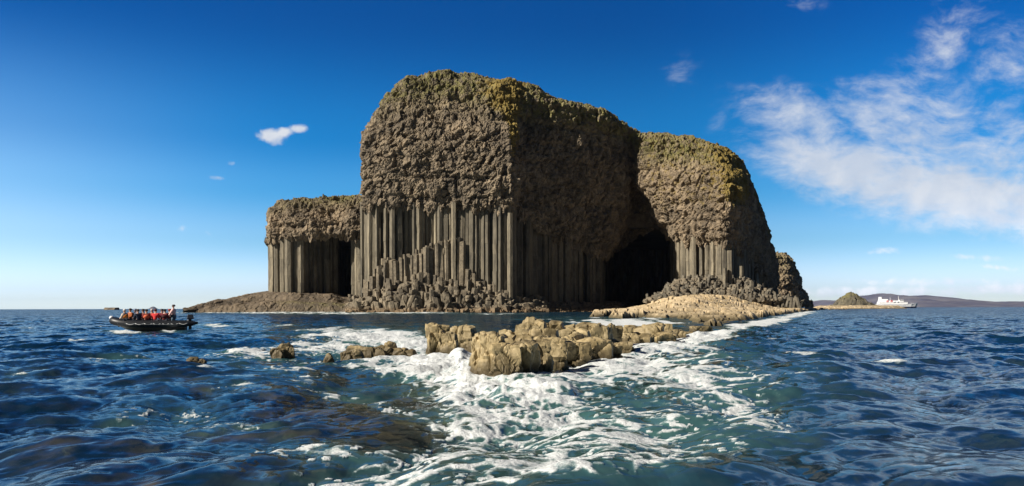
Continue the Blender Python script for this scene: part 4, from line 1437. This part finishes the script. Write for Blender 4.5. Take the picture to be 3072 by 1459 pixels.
# facing: the near row looks inboard or ahead, the far row looks towards the camera
PEOPLE = [
    ('person in an orange life vest sitting nearest the bow', (-1.93, -.80, .62), .9, True, (.50, .42, .36), (.02, .025, .04), (.55, .52, .50), (.55, .17, .03), .1),
    ('person in a grey-blue hooded jacket sitting behind the orange vest', (-1.48, .78, .64), 2.6, True, (.20, .25, .36), (.03, .035, .05), (.24, .28, .38), None, .05),
    ('person in a dark navy jacket with bare head', (-1.02, -.80, .60), .5, True, (.022, .03, .055), (.02, .022, .03), None, None, .1),
    ('person in a dark jacket on the far tube toward the bow', (-.95, .80, .62), 2.9, True, (.10, .03, .035), (.02, .022, .03), None, (.30, .03, .03), .0),
    ('person in an orange-red life vest left of the bright red jacket', (-.44, -.80, .60), .25, True, (.16, .03, .03), (.02, .022, .03), None, (.55, .12, .06), .08),
    ('person in a bright red jacket in the middle of the boat', (.18, -.80, .61), -.1, True, (.62, .05, .05), (.03, .03, .04), (.10, .02, .02), None, .12),
    ('person in a pale cap and maroon jacket left of the bright red jacket', (-.30, .80, .62), 3.0, True, (.26, .04, .04), (.03, .03, .04), (.5, .45, .42), None, .0),
    ('person in an orange jacket half hidden beside the orange vest at the bow', (-1.85, .72, .66), 2.4, True, (.36, .11, .04), (.03, .03, .04), None, None, .0),
    ('person in a black coat on the far tube in front of the driver', (.98, .80, .62), 3.5, True, (.02, .02, .025), (.03, .03, .04), (.28, .05, .04), None, .0),
    ('person in a plum jacket on the far tube behind the bright red jacket', (.42, .80, .62), 3.3, True, (.20, .03, .05), (.03, .03, .04), None, None, .0),
    ('person in a dark red jacket and black cap right beside the driver', (.84, -.80, .60), -.3, True, (.14, .02, .025), (.02, .022, .03), (.03, .03, .03), (.05, .012, .015), .05),
    ('driver standing at the stern in a pale pink jacket and blue jeans', (1.40, -.10, .08), 1.35, False, (.72, .45, .42), (.10, .15, .20), (.07, .05, .05), None, .0),
]
for lab, lp_, rz, sit, ja_, tr, hat, vest, ln in PEOPLE:
    person(lab, seat(*lp_), rz + .22, sit, ja_, tr, hat, vest, ln)

# ------------------------------------------------------------------ the white ship far out on the right
SY = 1500.0
sc0 = P(896, 300, SY)
ship = tag(empty('passenger_ship', (sc0[0], SY, 0.0), math.radians(-12)), 'white passenger ship with dark blue waterline passing in front of the far hills', 'ship')
M['navy'] = paint('navy_hull', (.015, .02, .06), .4)
M['red'] = paint('red_paint', (.62, .03, .03), .4)
M['glass'] = paint('dark_window', (.03, .04, .05), .15, .6, .1)


def hull_ring(x, w, z0, z1, fl):
    return [(x, -w * .75, z0), (x + fl, -w, z1), (x + fl, w, z1), (x, w * .75, z0)]


low = [(-31, 6, -1.5, 2.2, 0), (-20, 7.4, -1.5, 2.2, 0), (10, 7.4, -1.5, 2.2, 0), (22, 5.6, -1.5, 2.3, .4), (28, 3.0, -1.5, 2.5, .8), (31, .35, -1.5, 2.7, 1.2)]
hb_ = MB().rings([hull_ring(*r) for r in low]).build('hull', M['navy'], ship)
up = [(-31.3, 6.6, 2.2, 6.8, -.3), (-20, 7.6, 2.2, 6.6, 0), (10, 7.6, 2.2, 6.6, 0), (22.4, 6.2, 2.3, 7.0, .8), (28.8, 3.6, 2.5, 7.8, 1.6), (32.2, .5, 2.7, 8.6, 2.2)]
MB().rings([hull_ring(*r) for r in up]).build('upper_hull', M['white'], ship)
d1_ = MB().box((-6, 0, 8.2), (46, 13.4, 3.2)).build('deck_house', M['white'], ship, bevel=.2)
for sgn in (-1, 1):
    MB().box((-5.5, sgn * 6.74, 8.5), (43, .12, .55)).build('window_band', M['glass'], d1_)
d2_ = MB().box((-11, 0, 11.1), (34, 11.4, 2.6)).build('upper_deck_house', M['white'], ship, bevel=.2)
MB().box((-20, 0, 13.7), (14, 10.5, 2.6), .9).build('stern_house', M['white'], ship, bevel=.2)
br = MB().box((7.5, 0, 12.0), (7, 12.5, 3.0), .92).build('bridge', M['white'], ship, bevel=.2)
MB().box((7.5, -6.12, 12.6), (5.8, .14, .9)).build('window_band', M['glass'], br)
MB().box((10.98, 0, 12.6), (.14, 9.5, .9)).build('window_band', M['glass'], br)
fu = MB().box((-25, 0, 16.0), (5.0, 4.6, 5.6), .8).build('funnel', M['white'], ship, bevel=.3)
MB().box((-25.2, 0, 19.2), (3.4, 3.2, .9)).build('funnel_cap', M['navy'], fu, bevel=.1)
for mx, mh in ((4.0, 20.5), (-9.0, 18.0)):
    ms = MB().tube([(mx, 0, 12), (mx - .3, 0, mh)], [.35, .14], 8)
    ms.box((mx - .2, 0, mh - 2.4), (.3, 4.2, .25)).build('mast', M['white'], ship)
for a in (-14.5, -8.0):
    em = MB()
    em.tube([(a - 1.9, -6.05, 11.0), (a - .6, -6.05, 12.6), (a + .9, -6.05, 12.2), (a + 1.5, -6.05, 11.2), (a + .4, -6.05, 10.2), (a - 1.2, -6.05, 9.9)], .55, 6)
    em.build('red_emblem', M['red'], ship)
lbm = None
for a in (-4, 1.5):
    lb_ = MB().rings([[(a + k, -6.9 + .9 * s_ * math.cos(q), 10.4 + .9 * s_ * math.sin(q)) for q in np.arange(8) * math.pi / 4] for k, s_ in ((-2, .2), (-1.2, .9), (0, 1), (1.2, .9), (2, .2))])
    lb_.build('lifeboat', M['white'], ship, True)
rl = MB()
rl.box((24, -4.6, 8.6), (8, .1, .1))
for a in np.arange(20.5, 28, 1.5): rl.box((a, -4.6, 8.0), (.1, .1, 1.2))
rl.build('railing', M['white'], ship)

# ------------------------------------------------------------------ sea air
m = bpy.data.materials.new('sea_air'); m.use_nodes = True
nt = NT(m.node_tree)
pv = nt.n('ShaderNodeVolumePrincipled', {'Color': (.80, .88, 1.0, 1), 'Density': 2.6e-5, 'Anisotropy': .6})
nt.n('ShaderNodeOutputMaterial', {'Volume': pv.outputs[0]})
hz = MB().box((0, 8400, 97), (48000, 17200, 206)).build('haze', m)
tag(hz, kind='stuff')
